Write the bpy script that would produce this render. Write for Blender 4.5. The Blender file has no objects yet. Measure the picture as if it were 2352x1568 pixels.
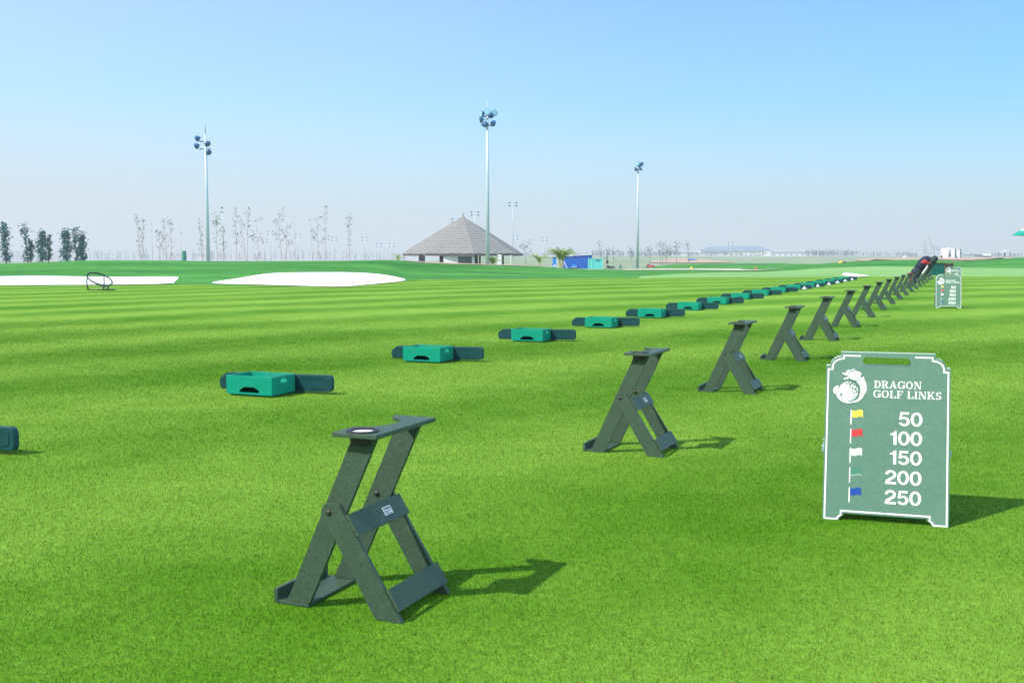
import bpy, bmesh, math, random
import numpy as np
from mathutils import Vector, Matrix
from mathutils.geometry import tessellate_polygon

random.seed(7); rng = np.random.default_rng(7)
SC = bpy.context.scene
COL = SC.collection
R = math.radians

# ------------------------------------------------------------------ camera
FPX = 2450.0; CX, CY = 1176.0, 784.0; HC = 1.45
PITCH = math.atan(196 / FPX)
cam = bpy.data.objects.new('camera', bpy.data.cameras.new('camera'))
COL.objects.link(cam)
cam.data.sensor_width = 36; cam.data.lens = 36 * FPX / 2352
cam.data.clip_end = 20000; cam.data.clip_start = 0.05
cam.location = (0, 0, HC); cam.rotation_euler = (math.pi / 2 - PITCH, 0, 0)
SC.camera = cam

# ------------------------------------------------------------------ light, sky, exposure
SUN_EL = R(47); SH_AZ = R(58.7)             # direction in which shadows fall, from +Y towards +X
SKY_STRENGTH = 0.14
w = bpy.data.worlds.new('World'); SC.world = w; w.use_nodes = True
nt = w.node_tree
bg = nt.nodes['Background']
sky = nt.nodes.new('ShaderNodeTexSky'); sky.sky_type = 'NISHITA'; sky.sun_disc = False
sky.sun_elevation = SUN_EL; sky.sun_rotation = -(SH_AZ + math.pi)
sky.air_density = 1.0; sky.dust_density = 1.5; sky.ozone_density = 8.0; sky.altitude = 0
# thin high haze: pales the clear sky towards the sun's side and towards the horizon
def wn(typ, **kw):
    n = nt.nodes.new(typ)
    for k, v in kw.items(): setattr(n, k, v)
    return n
wtc = wn('ShaderNodeTexCoord'); wdot = wn('ShaderNodeVectorMath', operation='DOT_PRODUCT')
wdot.inputs[1].default_value = (-math.sin(SH_AZ), -math.cos(SH_AZ), 0); nt.links.new(wtc.outputs['Generated'], wdot.inputs[0])
wr = wn('ShaderNodeMapRange'); wr.inputs[1].default_value = -0.88; wr.inputs[2].default_value = 0.0; wr.inputs[3].default_value = -0.04; wr.inputs[4].default_value = 0.56
nt.links.new(wdot.outputs['Value'], wr.inputs[0])
wsep = wn('ShaderNodeSeparateXYZ'); nt.links.new(wtc.outputs['Generated'], wsep.inputs[0])
wz = wn('ShaderNodeMapRange'); wz.inputs[1].default_value = 0.0; wz.inputs[2].default_value = 0.135; wz.inputs[3].default_value = 0.80; wz.inputs[4].default_value = 0.0
nt.links.new(wsep.outputs['Z'], wz.inputs[0])
wadd = wn('ShaderNodeMath', operation='ADD', use_clamp=True); nt.links.new(wr.outputs[0], wadd.inputs[0]); nt.links.new(wz.outputs[0], wadd.inputs[1])
wno = wn('ShaderNodeTexNoise'); wno.inputs['Scale'].default_value = 2.2; wno.inputs['Detail'].default_value = 4
wmp = wn('ShaderNodeMapping'); wmp.inputs['Scale'].default_value = (1, 1, 5); nt.links.new(wtc.outputs['Generated'], wmp.inputs[0]); nt.links.new(wmp.outputs[0], wno.inputs['Vector'])
wm = wn('ShaderNodeMath', operation='MULTIPLY_ADD', use_clamp=True); wm.inputs[1].default_value = 0.22; nt.links.new(wno.outputs['Fac'], wm.inputs[0])
wof = wn('ShaderNodeMath', operation='ADD'); wof.inputs[1].default_value = -0.11; nt.links.new(wadd.outputs[0], wof.inputs[0]); nt.links.new(wof.outputs[0], wm.inputs[2])
wmix = wn('ShaderNodeMix', data_type='RGBA'); wmix.inputs[7].default_value = (2.85, 3.32, 3.66, 1)
nt.links.new(wm.outputs[0], wmix.inputs[0]); wt = wn('ShaderNodeVectorMath', operation='MULTIPLY'); wt.inputs[1].default_value = (0.74, 1.0, 1.04); nt.links.new(sky.outputs[0], wt.inputs[0]); nt.links.new(wt.outputs[0], wmix.inputs[6]); nt.links.new(wmix.outputs[2], bg.inputs[0]); bg.inputs[1].default_value = SKY_STRENGTH
sun = bpy.data.objects.new('sun', bpy.data.lights.new('sun', 'SUN')); COL.objects.link(sun)
sun.data.energy = 3.5; sun.data.angle = R(0.9); sun.data.color = (1.0, 0.955, 0.89)
sdir = Vector((math.sin(SH_AZ) * math.cos(SUN_EL), math.cos(SH_AZ) * math.cos(SUN_EL), -math.sin(SUN_EL)))
sun.rotation_euler = sdir.to_track_quat('-Z', 'Y').to_euler()
vs = SC.view_settings
vs.view_transform = 'Standard'; vs.look = 'None'; vs.gamma = 1.0; vs.use_curve_mapping = False
vs.exposure = 0.78

# ------------------------------------------------------------------ materials
def new_mat(name):
    m = bpy.data.materials.new(name); m.use_nodes = True
    return m, m.node_tree, m.node_tree.nodes, m.node_tree.nodes['Principled BSDF']
def N(nt, typ, **kw):
    n = nt.nodes.new(typ)
    for k, v in kw.items(): setattr(n, k, v)
    return n
def mat(name, col, rough=0.6, scale=30.0, amt=0.12, bump=0.0, bscale=None, metal=0.0, spec=0.5, coord='Object', dirt=0.0):
    """plain surface with an uneven procedural colour, a roughness break-up and an optional bump"""
    m, t, n, p = new_mat(name)
    tc = N(t, 'ShaderNodeTexCoord')
    no = N(t, 'ShaderNodeTexNoise'); no.inputs['Scale'].default_value = scale; no.inputs['Detail'].default_value = 5
    t.links.new(tc.outputs[coord], no.inputs['Vector'])
    mp = N(t, 'ShaderNodeMapRange'); mp.inputs[1].default_value = 0.3; mp.inputs[2].default_value = 0.7
    mp.inputs[3].default_value = 1 - amt; mp.inputs[4].default_value = 1 + amt
    t.links.new(no.outputs['Fac'], mp.inputs[0])
    mx = N(t, 'ShaderNodeVectorMath', operation='SCALE'); mx.inputs[0].default_value = col[:3]
    t.links.new(mp.outputs[0], mx.inputs['Scale'])
    last = mx.outputs[0]
    if dirt > 0:
        n2 = N(t, 'ShaderNodeTexNoise'); n2.inputs['Scale'].default_value = scale * 0.13; n2.inputs['Detail'].default_value = 6
        t.links.new(tc.outputs[coord], n2.inputs['Vector'])
        r2 = N(t, 'ShaderNodeMapRange'); r2.inputs[1].default_value = 0.52; r2.inputs[2].default_value = 0.75; r2.inputs[3].default_value = 0; r2.inputs[4].default_value = dirt
        t.links.new(n2.outputs['Fac'], r2.inputs[0])
        mc = N(t, 'ShaderNodeMix', data_type='RGBA'); mc.inputs[7].default_value = (0.30, 0.34, 0.27, 1)
        t.links.new(r2.outputs[0], mc.inputs[0]); t.links.new(last, mc.inputs[6]); last = mc.outputs[2]
    t.links.new(last, p.inputs['Base Color'])
    p.inputs['Roughness'].default_value = rough; p.inputs['Metallic'].default_value = metal
    p.inputs['Specular IOR Level'].default_value = spec
    if bump > 0:
        nb = N(t, 'ShaderNodeTexNoise'); nb.inputs['Scale'].default_value = bscale or scale * 3; nb.inputs['Detail'].default_value = 3
        t.links.new(tc.outputs[coord], nb.inputs['Vector'])
        b = N(t, 'ShaderNodeBump'); b.inputs['Strength'].default_value = bump; b.inputs['Distance'].default_value = 0.01
        t.links.new(nb.outputs['Fac'], b.inputs['Height']); t.links.new(b.outputs[0], p.inputs['Normal'])
    return m

def band_nodes(t, posout):
    """mowing bands of the lawn in real metres: returns a 0..1 value (1 = pale band)"""
    def dot(v):
        d = N(t, 'ShaderNodeVectorMath', operation='DOT_PRODUCT'); d.inputs[1].default_value = v
        t.links.new(posout, d.inputs[0]); return d.outputs['Value']
    def math_(op, a, b=None, c=None):
        q = N(t, 'ShaderNodeMath', operation=op)
        for i, x in enumerate((a, b, c)):
            if x is None: continue
            if isinstance(x, (int, float)): q.inputs[i].default_value = x
            else: t.links.new(x, q.inputs[i])
        return q.outputs[0]
    warp = N(t, 'ShaderNodeTexNoise'); warp.inputs['Scale'].default_value = 0.16; warp.inputs['Detail'].default_value = 2
    t.links.new(posout, warp.inputs['Vector'])
    d1 = dot((-0.631, 0.776, 0))
    sx = N(t, 'ShaderNodeSeparateXYZ'); t.links.new(posout, sx.inputs[0]); X = sx.outputs['X']
    def soft(x, c):                        # smooth ramp: 0 far below zero, x far above
        return math_('MULTIPLY', math_('ADD', x, math_('SQRT', math_('MULTIPLY_ADD', x, x, c * c))), 0.5)
    turn_l = math_('MULTIPLY', soft(math_('MULTIPLY_ADD', X, -1.0, -6.0), 6.0), 0.38)   # the mower swings round on both sides
    turn_r = math_('MULTIPLY', soft(math_('ADD', X, -8.0), 6.0), 0.28)
    d1 = math_('ADD', d1, math_('ADD', turn_l, turn_r))
    ph = math_('ADD', math_('ADD', d1, math_('MULTIPLY', warp.outputs['Fac'], 2.6)), -13.6)
    s1 = math_('SINE', math_('MULTIPLY', ph, 2 * math.pi / 4.4))
    s1 = math_('MULTIPLY_ADD', s1, -1.25, 0.0)
    s1 = math_('MINIMUM', math_('MAXIMUM', s1, -1.0), 1.0)
    # second, fainter mowing direction parallel to the bays
    d2 = dot((0.92, -0.393, 0))
    s2 = math_('SINE', math_('MULTIPLY', d2, 2 * math.pi / 7.4))
    big = N(t, 'ShaderNodeTexNoise'); big.inputs['Scale'].default_value = 0.33; big.inputs['Detail'].default_value = 4
    t.links.new(posout, big.inputs['Vector'])
    pat = N(t, 'ShaderNodeTexNoise'); pat.inputs['Scale'].default_value = 1.7; pat.inputs['Detail'].default_value = 4
    t.links.new(posout, pat.inputs['Vector'])
    far_amp = math_('MULTIPLY', math_('MINIMUM', math_('MAXIMUM', math_('MULTIPLY_ADD', sx.outputs['Y'], 0.05, -0.5), 0.0), 1.0), 0.08)
    v = math_('MULTIPLY_ADD', s1, math_('ADD', far_amp, 0.19), 0.50)
    v = math_('ADD', v, math_('MULTIPLY', s2, 0.07))
    v = math_('ADD', v, math_('MULTIPLY_ADD', big.outputs['Fac'], 0.72, -0.36))
    v = math_('ADD', v, math_('MULTIPLY_ADD', pat.outputs['Fac'], 0.62, -0.31))
    return math_('MINIMUM', math_('MAXIMUM', v, 0.0), 1.0)

def grass_mat(name, dark, light, grain=(22.0, 95.0), bump=0.5, bands=True, rnd=False, amp=0.25, transl=0.0):
    m, t, n, p = new_mat(name)
    geo = N(t, 'ShaderNodeNewGeometry'); pos = geo.outputs['Position']
    if bands:
        f = band_nodes(t, pos)
    else:
        no = N(t, 'ShaderNodeTexNoise'); no.inputs['Scale'].default_value = 0.09; no.inputs['Detail'].default_value = 7
        st = N(t, 'ShaderNodeMapping'); st.inputs['Scale'].default_value = (0.8, 2.2, 1)
        t.links.new(pos, st.inputs[0]); t.links.new(st.outputs[0], no.inputs['Vector'])
        mr = N(t, 'ShaderNodeMapRange'); mr.inputs[1].default_value = 0.3; mr.inputs[2].default_value = 0.7
        t.links.new(no.outputs['Fac'], mr.inputs[0]); f = mr.outputs[0]
    mx = N(t, 'ShaderNodeMix', data_type='RGBA'); mx.inputs[6].default_value = (*dark, 1); mx.inputs[7].default_value = (*light, 1)
    t.links.new(f, mx.inputs[0]); col = mx.outputs[2]
    g1 = N(t, 'ShaderNodeTexNoise'); g1.inputs['Scale'].default_value = grain[0]; g1.inputs['Detail'].default_value = 6; g1.inputs['Roughness'].default_value = 0.75
    t.links.new(pos, g1.inputs['Vector'])
    mr = N(t, 'ShaderNodeMapRange'); mr.inputs[1].default_value = 0.3; mr.inputs[2].default_value = 0.7; mr.inputs[3].default_value = 1 - amp; mr.inputs[4].default_value = 1 + amp
    t.links.new(g1.outputs['Fac'], mr.inputs[0])
    sc = N(t, 'ShaderNodeVectorMath', operation='SCALE'); t.links.new(col, sc.inputs[0]); t.links.new(mr.outputs[0], sc.inputs['Scale']); col = sc.outputs[0]
    if rnd:
        at = N(t, 'ShaderNodeAttribute', attribute_name='rnd')
        cr = N(t, 'ShaderNodeValToRGB'); e = cr.color_ramp.elements
        e[0].position = 0.0; e[0].color = (0.20, 0.34, 0.24, 1)
        e[1].position = 0.985; e[1].color = (1.75, 1.42, 2.6, 1)
        k = e.new(0.5); k.color = (0.98, 0.99, 0.95, 1)
        k = e.new(0.993); k.color = (2.9, 1.2, 1.2, 1)
        t.links.new(at.outputs['Fac'], cr.inputs[0])
        mm = N(t, 'ShaderNodeVectorMath', operation='MULTIPLY'); t.links.new(col, mm.inputs[0]); t.links.new(cr.outputs[0], mm.inputs[1]); col = mm.outputs[0]
    t.links.new(col, p.inputs['Base Color'])
    p.inputs['Roughness'].default_value = 0.8; p.inputs['Specular IOR Level'].default_value = 0.06
    if bump > 0:
        g2 = N(t, 'ShaderNodeTexNoise'); g2.inputs['Scale'].default_value = grain[1]; g2.inputs['Detail'].default_value = 4
        t.links.new(pos, g2.inputs['Vector'])
        b = N(t, 'ShaderNodeBump'); b.inputs['Strength'].default_value = bump; b.inputs['Distance'].default_value = 0.03
        t.links.new(g2.outputs['Fac'], b.inputs['Height']); t.links.new(b.outputs[0], p.inputs['Normal'])
    if transl > 0:
        tr = N(t, 'ShaderNodeBsdfTranslucent'); t.links.new(col, tr.inputs[0])
        ms = N(t, 'ShaderNodeMixShader'); ms.inputs[0].default_value = transl
        out = n['Material Output']
        t.links.new(p.outputs[0], ms.inputs[1]); t.links.new(tr.outputs[0], ms.inputs[2]); t.links.new(ms.outputs[0], out.inputs[0])
    return m

GD, GL = (0.056, 0.180, 0.002), (0.206, 0.362, 0.042)
M = {
 'lawn': grass_mat('lawn', GD, GL, (20, 70), 0.45, True, amp=0.26),
 'blade': grass_mat('grass_blade', tuple(0.98 * c for c in GD), tuple(0.98 * c for c in GL), (6, 50), 0.0, True, True, 0.12, 0.28),
 'rough': grass_mat('rough_grass', (0.024, 0.150, 0.022), (0.080, 0.275, 0.048), (0.9, 6), 0.35, False, amp=0.24),
 'fairway': grass_mat('fairway_grass', (0.155, 0.320, 0.085), (0.235, 0.405, 0.145), (0.6, 5), 0.25, False, amp=0.10),
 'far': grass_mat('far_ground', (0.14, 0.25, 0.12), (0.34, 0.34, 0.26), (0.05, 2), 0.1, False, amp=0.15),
 'sand': mat('bunker_sand', (0.86, 0.84, 0.82), 0.9, 0.8, 0.03, 0.25, 9, coord='Generated'),
 'soil': mat('bare_soil', (0.42, 0.29, 0.22), 0.95, 1.5, 0.2, 0.3, 8),
 'path': mat('cart_path', (0.62, 0.55, 0.44), 0.9, 1.0, 0.1),
 'stand': mat('stand_board', (0.038, 0.075, 0.044), 0.45, 170, 0.42, 0.45, 260, dirt=0.06),
 'cup': mat('cup_rubber', (0.012, 0.013, 0.014), 0.45, 80, 0.1),
 'bolt': mat('bolt_steel', (0.07, 0.065, 0.06), 0.3, 80, 0.1, metal=0.6),
 'white': mat('white_paint', (0.86, 0.86, 0.83), 0.5, 40, 0.03),
 'signgreen': mat('sign_board_green', (0.094, 0.200, 0.140), 0.55, 45, 0.07, 0.12, 300, dirt=0.10),
 'signcore': mat('sign_board_core', (0.62, 0.66, 0.63), 0.6, 40, 0.04),
 'signdark': mat('sign_routed_green', (0.055, 0.155, 0.105), 0.6, 60, 0.08),
 'yellow': mat('flag_yellow', (0.86, 0.70, 0.06), 0.5, 40, 0.05),
 'red': mat('flag_red', (0.58, 0.035, 0.04), 0.5, 40, 0.05),
 'blue': mat('flag_blue', (0.001, 0.055, 0.32), 0.5, 40, 0.05),
 'flaggreen': mat('flag_green', (0.060, 0.210, 0.140), 0.5, 40, 0.05),
 'label': mat('sticker_paper', (0.80, 0.79, 0.76), 0.5, 300, 0.06),
 'ink': mat('sticker_ink', (0.02, 0.02, 0.03), 0.6, 100, 0.05),
 'inkred': mat('sticker_red', (0.45, 0.06, 0.06), 0.6, 100, 0.05),
 'tray': mat('tray_plastic', (0.0004, 0.255, 0.165), 0.5, 14, 0.08, 0.04, 200, spec=0.22, dirt=0.10),
 'traydark': mat('tray_base', (0.004, 0.035, 0.030), 0.6, 30, 0.1),
 'board': mat('divider_plastic', (0.004, 0.052, 0.058), 0.5, 16, 0.18, 0.05, 160, spec=0.3, dirt=0.07),
 'ball': mat('golf_ball', (0.80, 0.82, 0.83), 0.35, 500, 0.03),
 'iron': mat('dark_iron', (0.006, 0.030, 0.032), 0.5, 60, 0.15),
 'net': mat('net_cord', (0.10, 0.13, 0.12), 0.8, 60, 0.15),
 'mast': mat('mast_galvanised', (0.46, 0.56, 0.60), 0.45, 3, 0.06, metal=0.2),
 'lampblue': mat('floodlight_housing', (0.008, 0.10, 0.24), 0.4, 6, 0.15),
 'lens': mat('floodlight_glass', (0.30, 0.55, 0.66), 0.1, 6, 0.1),
 'thatch': None, 'thatchtipshade': mat('thatch_ends_shade', (0.15, 0.142, 0.142), 0.95, 3, 0.3),  # dark straw ends, with the overhang's shadow line put into the colour
 'plaster': mat('white_plaster', (0.74, 0.74, 0.74), 0.85, 1.5, 0.05),
 'shutter': mat('grey_shutter', (0.12, 0.16, 0.18), 0.6, 3, 0.12),
 'darkwood': mat('dark_wood', (0.035, 0.035, 0.045), 0.7, 6, 0.25),
 'bluepaint': mat('blue_sheet', (0.0005, 0.115, 0.50), 0.45, 1.5, 0.06),
 'bluelight': mat('blue_basin', (0.02, 0.22, 0.62), 0.4, 4, 0.06),
 'teal': mat('teal_sheet', (0.09, 0.56, 0.52), 0.5, 2.5, 0.08),
 'tealtrim': mat('teal_trim', (0.22, 0.66, 0.62), 0.5, 2.5, 0.05),
 'bark': mat('pale_bark', (0.48, 0.40, 0.36), 0.9, 6, 0.25),
 'barkdark': mat('dark_bark', (0.075, 0.075, 0.070), 0.9, 6, 0.25),
 'leafteal': mat('casuarina_needles', (0.002, 0.115, 0.110), 0.7, 1.3, 0.5),
 'leafthin': mat('sapling_leaves', (0.045, 0.095, 0.075), 0.7, 1.3, 0.45),
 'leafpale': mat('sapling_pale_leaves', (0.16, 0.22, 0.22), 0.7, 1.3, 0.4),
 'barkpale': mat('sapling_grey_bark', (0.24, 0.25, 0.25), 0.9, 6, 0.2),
 'leafgreen': mat('sapling_green_leaves', (0.060, 0.22, 0.080), 0.7, 1.3, 0.4),
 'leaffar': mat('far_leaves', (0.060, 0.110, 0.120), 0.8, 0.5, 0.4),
 'palm': mat('palm_leaf', (0.20, 0.31, 0.03), 0.55, 2, 0.5),
 'palmdry': mat('palm_dry_leaf', (0.20, 0.19, 0.14), 0.8, 2, 0.3),
 'palmstem': mat('palm_stem', (0.42, 0.36, 0.18), 0.7, 5, 0.3),
 'factwall': mat('factory_wall', (0.78, 0.78, 0.76), 0.7, 0.1, 0.05),
 'factroof': mat('factory_roof', (0.16, 0.24, 0.32), 0.5, 0.1, 0.08),
 'factgrey': mat('factory_grey_wall', (0.36, 0.40, 0.43), 0.7, 0.1, 0.08),
 'crane': mat('crane_steel', (0.05, 0.07, 0.11), 0.6, 0.1, 0.1),
 'skin': mat('skin', (0.42, 0.24, 0.16), 0.6, 20, 0.06),
 'hair': mat('black_hair', (0.012, 0.011, 0.012), 0.6, 40, 0.2),
 'navy': mat('navy_cloth', (0.006, 0.014, 0.045), 0.75, 18, 0.3, 0.3, 30),
 'bottle': mat('dark_green_cloth', (0.004, 0.020, 0.022), 0.65, 18, 0.3, 0.3, 30),
 'redcloth': mat('red_cloth', (0.68, 0.035, 0.06), 0.8, 18, 0.15),
 'whitecloth': mat('white_cloth', (0.80, 0.80, 0.82), 0.85, 18, 0.06),
 'yellowcloth': mat('yellow_cloth', (0.80, 0.52, 0.03), 0.8, 18, 0.1),
 'greyblue': mat('grey_blue_cloth', (0.08, 0.11, 0.17), 0.8, 18, 0.15),
 'ribbed': mat('ribbed_green_sheet', (0.002, 0.135, 0.118), 0.45, 4, 0.1),
 'redwood': mat('red_brown_wood', (0.13, 0.035, 0.020), 0.55, 14, 0.3),
 'black': mat('black_rubber', (0.008, 0.008, 0.010), 0.6, 30, 0.1),
 'chrome': mat('bright_metal', (0.55, 0.55, 0.56), 0.25, 30, 0.1, metal=0.9),
 'orange': mat('orange_plastic', (0.85, 0.13, 0.03), 0.5, 10, 0.05),
 'canopy': mat('parasol_green', (0.0, 0.27, 0.22), 0.7, 8, 0.08),
 'pale': mat('pale_cover', (0.66, 0.62, 0.55), 0.9, 3, 0.08),
 'greenbin': mat('green_drum', (0.015, 0.22, 0.13), 0.5, 4, 0.1),
 'tarp': mat('blue_tarp', (0.06, 0.14, 0.40), 0.6, 2, 0.15),
}
def thatch_mat():
    m, t, n, p = new_mat('thatch')
    tc = N(t, 'ShaderNodeTexCoord'); mp = N(t, 'ShaderNodeMapping'); mp.inputs['Scale'].default_value = (9, 9, 1.6)
    no = N(t, 'ShaderNodeTexNoise'); no.inputs['Scale'].default_value = 2.2; no.inputs['Detail'].default_value = 6
    t.links.new(tc.outputs['Object'], mp.inputs[0]); t.links.new(mp.outputs[0], no.inputs['Vector'])
    cr = N(t, 'ShaderNodeValToRGB'); e = cr.color_ramp.elements
    e[0].position = 0.32; e[0].color = (0.17, 0.163, 0.160, 1); e[1].position = 0.68; e[1].color = (0.335, 0.325, 0.305, 1)
    t.links.new(no.outputs['Fac'], cr.inputs[0]); t.links.new(cr.outputs[0], p.inputs['Base Color'])
    b = N(t, 'ShaderNodeBump'); b.inputs['Strength'].default_value = 0.6; b.inputs['Distance'].default_value = 0.08
    t.links.new(no.outputs['Fac'], b.inputs['Height']); t.links.new(b.outputs[0], p.inputs['Normal'])
    p.inputs['Roughness'].default_value = 0.95
    return m
M['thatch'] = thatch_mat()

# ------------------------------------------------------------------ mesh helpers
class MB:
    def __init__(s): s.v = []; s.f = []; s.m = []; s.mats = []
    def mi(s, m):
        if m not in s.mats: s.mats.append(m)
        return s.mats.index(m)
    def add(s, verts, faces, m, T=None):
        o = len(s.v); k = s.mi(m)
        for p in verts: s.v.append(tuple(T @ Vector(p)) if T is not None else tuple(p))
        for f in faces: s.f.append(tuple(i + o for i in f)); s.m.append(k)
    def box(s, c, d, m, T=None):
        x, y, z = d[0] / 2, d[1] / 2, d[2] / 2
        v = [(c[0] + a * x, c[1] + b * y, c[2] + e * z) for a in (-1, 1) for b in (-1, 1) for e in (-1, 1)]
        s.add(v, [(0, 1, 3, 2), (4, 6, 7, 5), (0, 4, 5, 1), (2, 3, 7, 6), (0, 2, 6, 4), (1, 5, 7, 3)], m, T)
    def prism(s, outer, a, b, m, fn, holes=(), edge=None):
        """polygon (2-D) with holes extruded from depth a to b; fn(x, y, depth) -> 3-D point"""
        loops = [list(outer)] + [list(h) for h in holes]
        flat = [p for l in loops for p in l]
        tris = tessellate_polygon([[Vector((p[0], p[1], 0)) for p in l] for l in loops])
        n = len(flat)
        v = [fn(p[0], p[1], a) for p in flat] + [fn(p[0], p[1], b) for p in flat]
        f = [tuple(t) for t in tris] + [tuple(i + n for i in reversed(t)) for t in tris]
        if edge is not None: s.add(v, f, m); f = []
        o = 0
        for l in loops:
            k = len(l)
            for i in range(k):
                j = (i + 1) % k
                f.append((o + i, o + j, o + j + n, o + i + n))
            o += k
        s.add(v, f, edge or m)
    def tube(s, pts, rad, m, n=8, cap=True):
        pts = [Vector(p) for p in pts]
        if not isinstance(rad, (list, tuple)): rad = [rad] * len(pts)
        v = []; f = []
        up = None
        for i, p in enumerate(pts):
            d = (pts[min(i + 1, len(pts) - 1)] - pts[max(i - 1, 0)]).normalized()
            if up is None: up = Vector((0, 0, 1)) if abs(d.z) < 0.9 else Vector((1, 0, 0))
            a = d.cross(up).normalized(); up = a.cross(d).normalized()
            for k in range(n):
                t = 2 * math.pi * k / n
                v.append(p + (a * math.cos(t) + up * math.sin(t)) * rad[i])
        for i in range(len(pts) - 1):
            for k in range(n):
                k2 = (k + 1) % n
                f.append((i * n + k, i * n + k2, (i + 1) * n + k2, (i + 1) * n + k))
        if cap:
            f.append(tuple(reversed(range(n)))); f.append(tuple((len(pts) - 1) * n + k for k in range(n)))
        s.add(v, f, m)
    def lathe(s, prof, m, n=20, T=None, sx=1.0, sy=1.0, cap=True):
        v = []; f = []
        for r, z in prof:
            for k in range(n):
                t = 2 * math.pi * k / n; v.append((r * sx * math.cos(t), r * sy * math.sin(t), z))
        for i in range(len(prof) - 1):
            for k in range(n):
                k2 = (k + 1) % n; f.append((i * n + k, i * n + k2, (i + 1) * n + k2, (i + 1) * n + k))
        if cap: f.append(tuple(reversed(range(n)))); f.append(tuple((len(prof) - 1) * n + k for k in range(n)))
        s.add(v, f, m, T)
    def ball(s, c, r, m, n=10, sc=(1, 1, 1)):
        prof = [(max(1e-4, math.sin(math.pi * i / n)) * r, -math.cos(math.pi * i / n) * r) for i in range(n + 1)]
        s.lathe(prof, m, n + 4, Matrix.Translation(c) @ Matrix.Diagonal((*sc, 1)))
    def build(s, name, parent=None, smooth=False, bevel=0.0, loc=None, seg=2):
        me = bpy.data.meshes.new(name)
        me.from_pydata([tuple(p) for p in s.v], [], s.f); me.update()
        for m in s.mats: me.materials.append(m)
        me.polygons.foreach_set('material_index', s.m)
        bm = bmesh.new(); bm.from_mesh(me); bmesh.ops.recalc_face_normals(bm, faces=bm.faces); bm.to_mesh(me); bm.free()
        if smooth: me.polygons.foreach_set('use_smooth', [True] * len(me.polygons))
        o = bpy.data.objects.new(name, me); COL.objects.link(o)
        if parent: o.parent = parent
        if loc is not None: o.location = loc
        if bevel > 0:
            b = o.modifiers.new('edges', 'BEVEL'); b.width = bevel; b.segments = seg; b.limit_method = 'ANGLE'; b.angle_limit = R(40)
        if smooth == 'auto':
            pass
        return o

def tag(o, label=None, cat=None, group=None, kind=None):
    if label: o['label'] = label
    if cat: o['category'] = cat
    if group: o['group'] = group
    if kind: o['kind'] = kind
    return o
def thing(name, label, cat, loc=(0, 0, 0), rz=0.0, group=None):
    o = bpy.data.objects.new(name, None); COL.objects.link(o)
    o.empty_display_size = 0.2; o.location = loc; o.rotation_euler = (0, 0, rz)
    return tag(o, label, cat, group)
def copy_tree(o, parent=None):
    c = o.copy(); COL.objects.link(c)
    if parent: c.parent = parent
    for ch in list(o.children): copy_tree(ch, c)
    return c
def label_copy(root, label): root['label'] = label
def ident(x, y, d): return (x, y, d)

def text_polys(body, size, offset=0.0, extrude=0.001, spacing=1.0):
    cu = bpy.data.curves.new('lettering', 'FONT'); cu.body = body; cu.size = size; cu.offset = offset; cu.extrude = extrude
    cu.space_character = spacing; cu.resolution_u = 6
    o = bpy.data.objects.new('lettering', cu); COL.objects.link(o)
    bpy.context.view_layer.update()
    me = bpy.data.meshes.new_from_object(o.evaluated_get(bpy.context.evaluated_depsgraph_get()))
    v = [tuple(p.co) for p in me.vertices]; f = [tuple(p.vertices) for p in me.polygons]
    bpy.data.objects.remove(o); bpy.data.curves.remove(cu); bpy.data.meshes.remove(me)
    return v, f
def fit_text(body, x0, x1, y0, y1, extrude, offset=0.0, spacing=1.0):
    v, f = text_polys(body, 1.0, offset, 0.01, spacing)
    a = np.array(v); mn, mx = a.min(0), a.max(0)
    a[:, 0] = x0 + (a[:, 0] - mn[0]) / (mx[0] - mn[0]) * (x1 - x0)
    a[:, 1] = y0 + (a[:, 1] - mn[1]) / (mx[1] - mn[1]) * (y1 - y0)
    a[:, 2] = (a[:, 2] - mn[2]) / (mx[2] - mn[2]) * extrude
    return [tuple(p) for p in a], f

# ------------------------------------------------------------------ terrain
def zy(Y, y): return HC - (y - 588.0) / 2458.0 * Y
B1U = [-600, 0, 470, 600, 780, 890, 930, 980, 1092, 1205, 1345, 1450, 1560, 1650, 1830, 1900, 2000, 2352, 3000]
B1P = [657, 655, 654, 656, 660, 649, 645, 641.5, 641, 640.7, 640, 639, 637.5, 637, 636.3, 635.6, 635.3, 634.5, 634]
def B1Y(u): return 3564.1 / (np.interp(u, B1U, B1P) - 588.0)
def left(u, cy, cyp, my, myp):
    b = float(B1Y(u)); zc = zy(cy, cyp)
    return u, [(b, 0), (my, zy(my, myp)), (cy, zc), (cy + 14, zc - 0.30), (cy + 32, zc - 0.95), (165, -0.35), (230, -0.5)] + ([(400, -1.3), (800, -3.2), (3100, -12.5)] if u < 1000 else [(400, 0.0), (800, 0.35), (3100, 1.05)])
def right(u, pts):
    b = float(B1Y(u))
    return u, [(b, 0)] + [(Y, zy(Y, y)) for Y, y in pts]
far = [(700, 591), (1500, 589.3), (3100, 588.3)]
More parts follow.
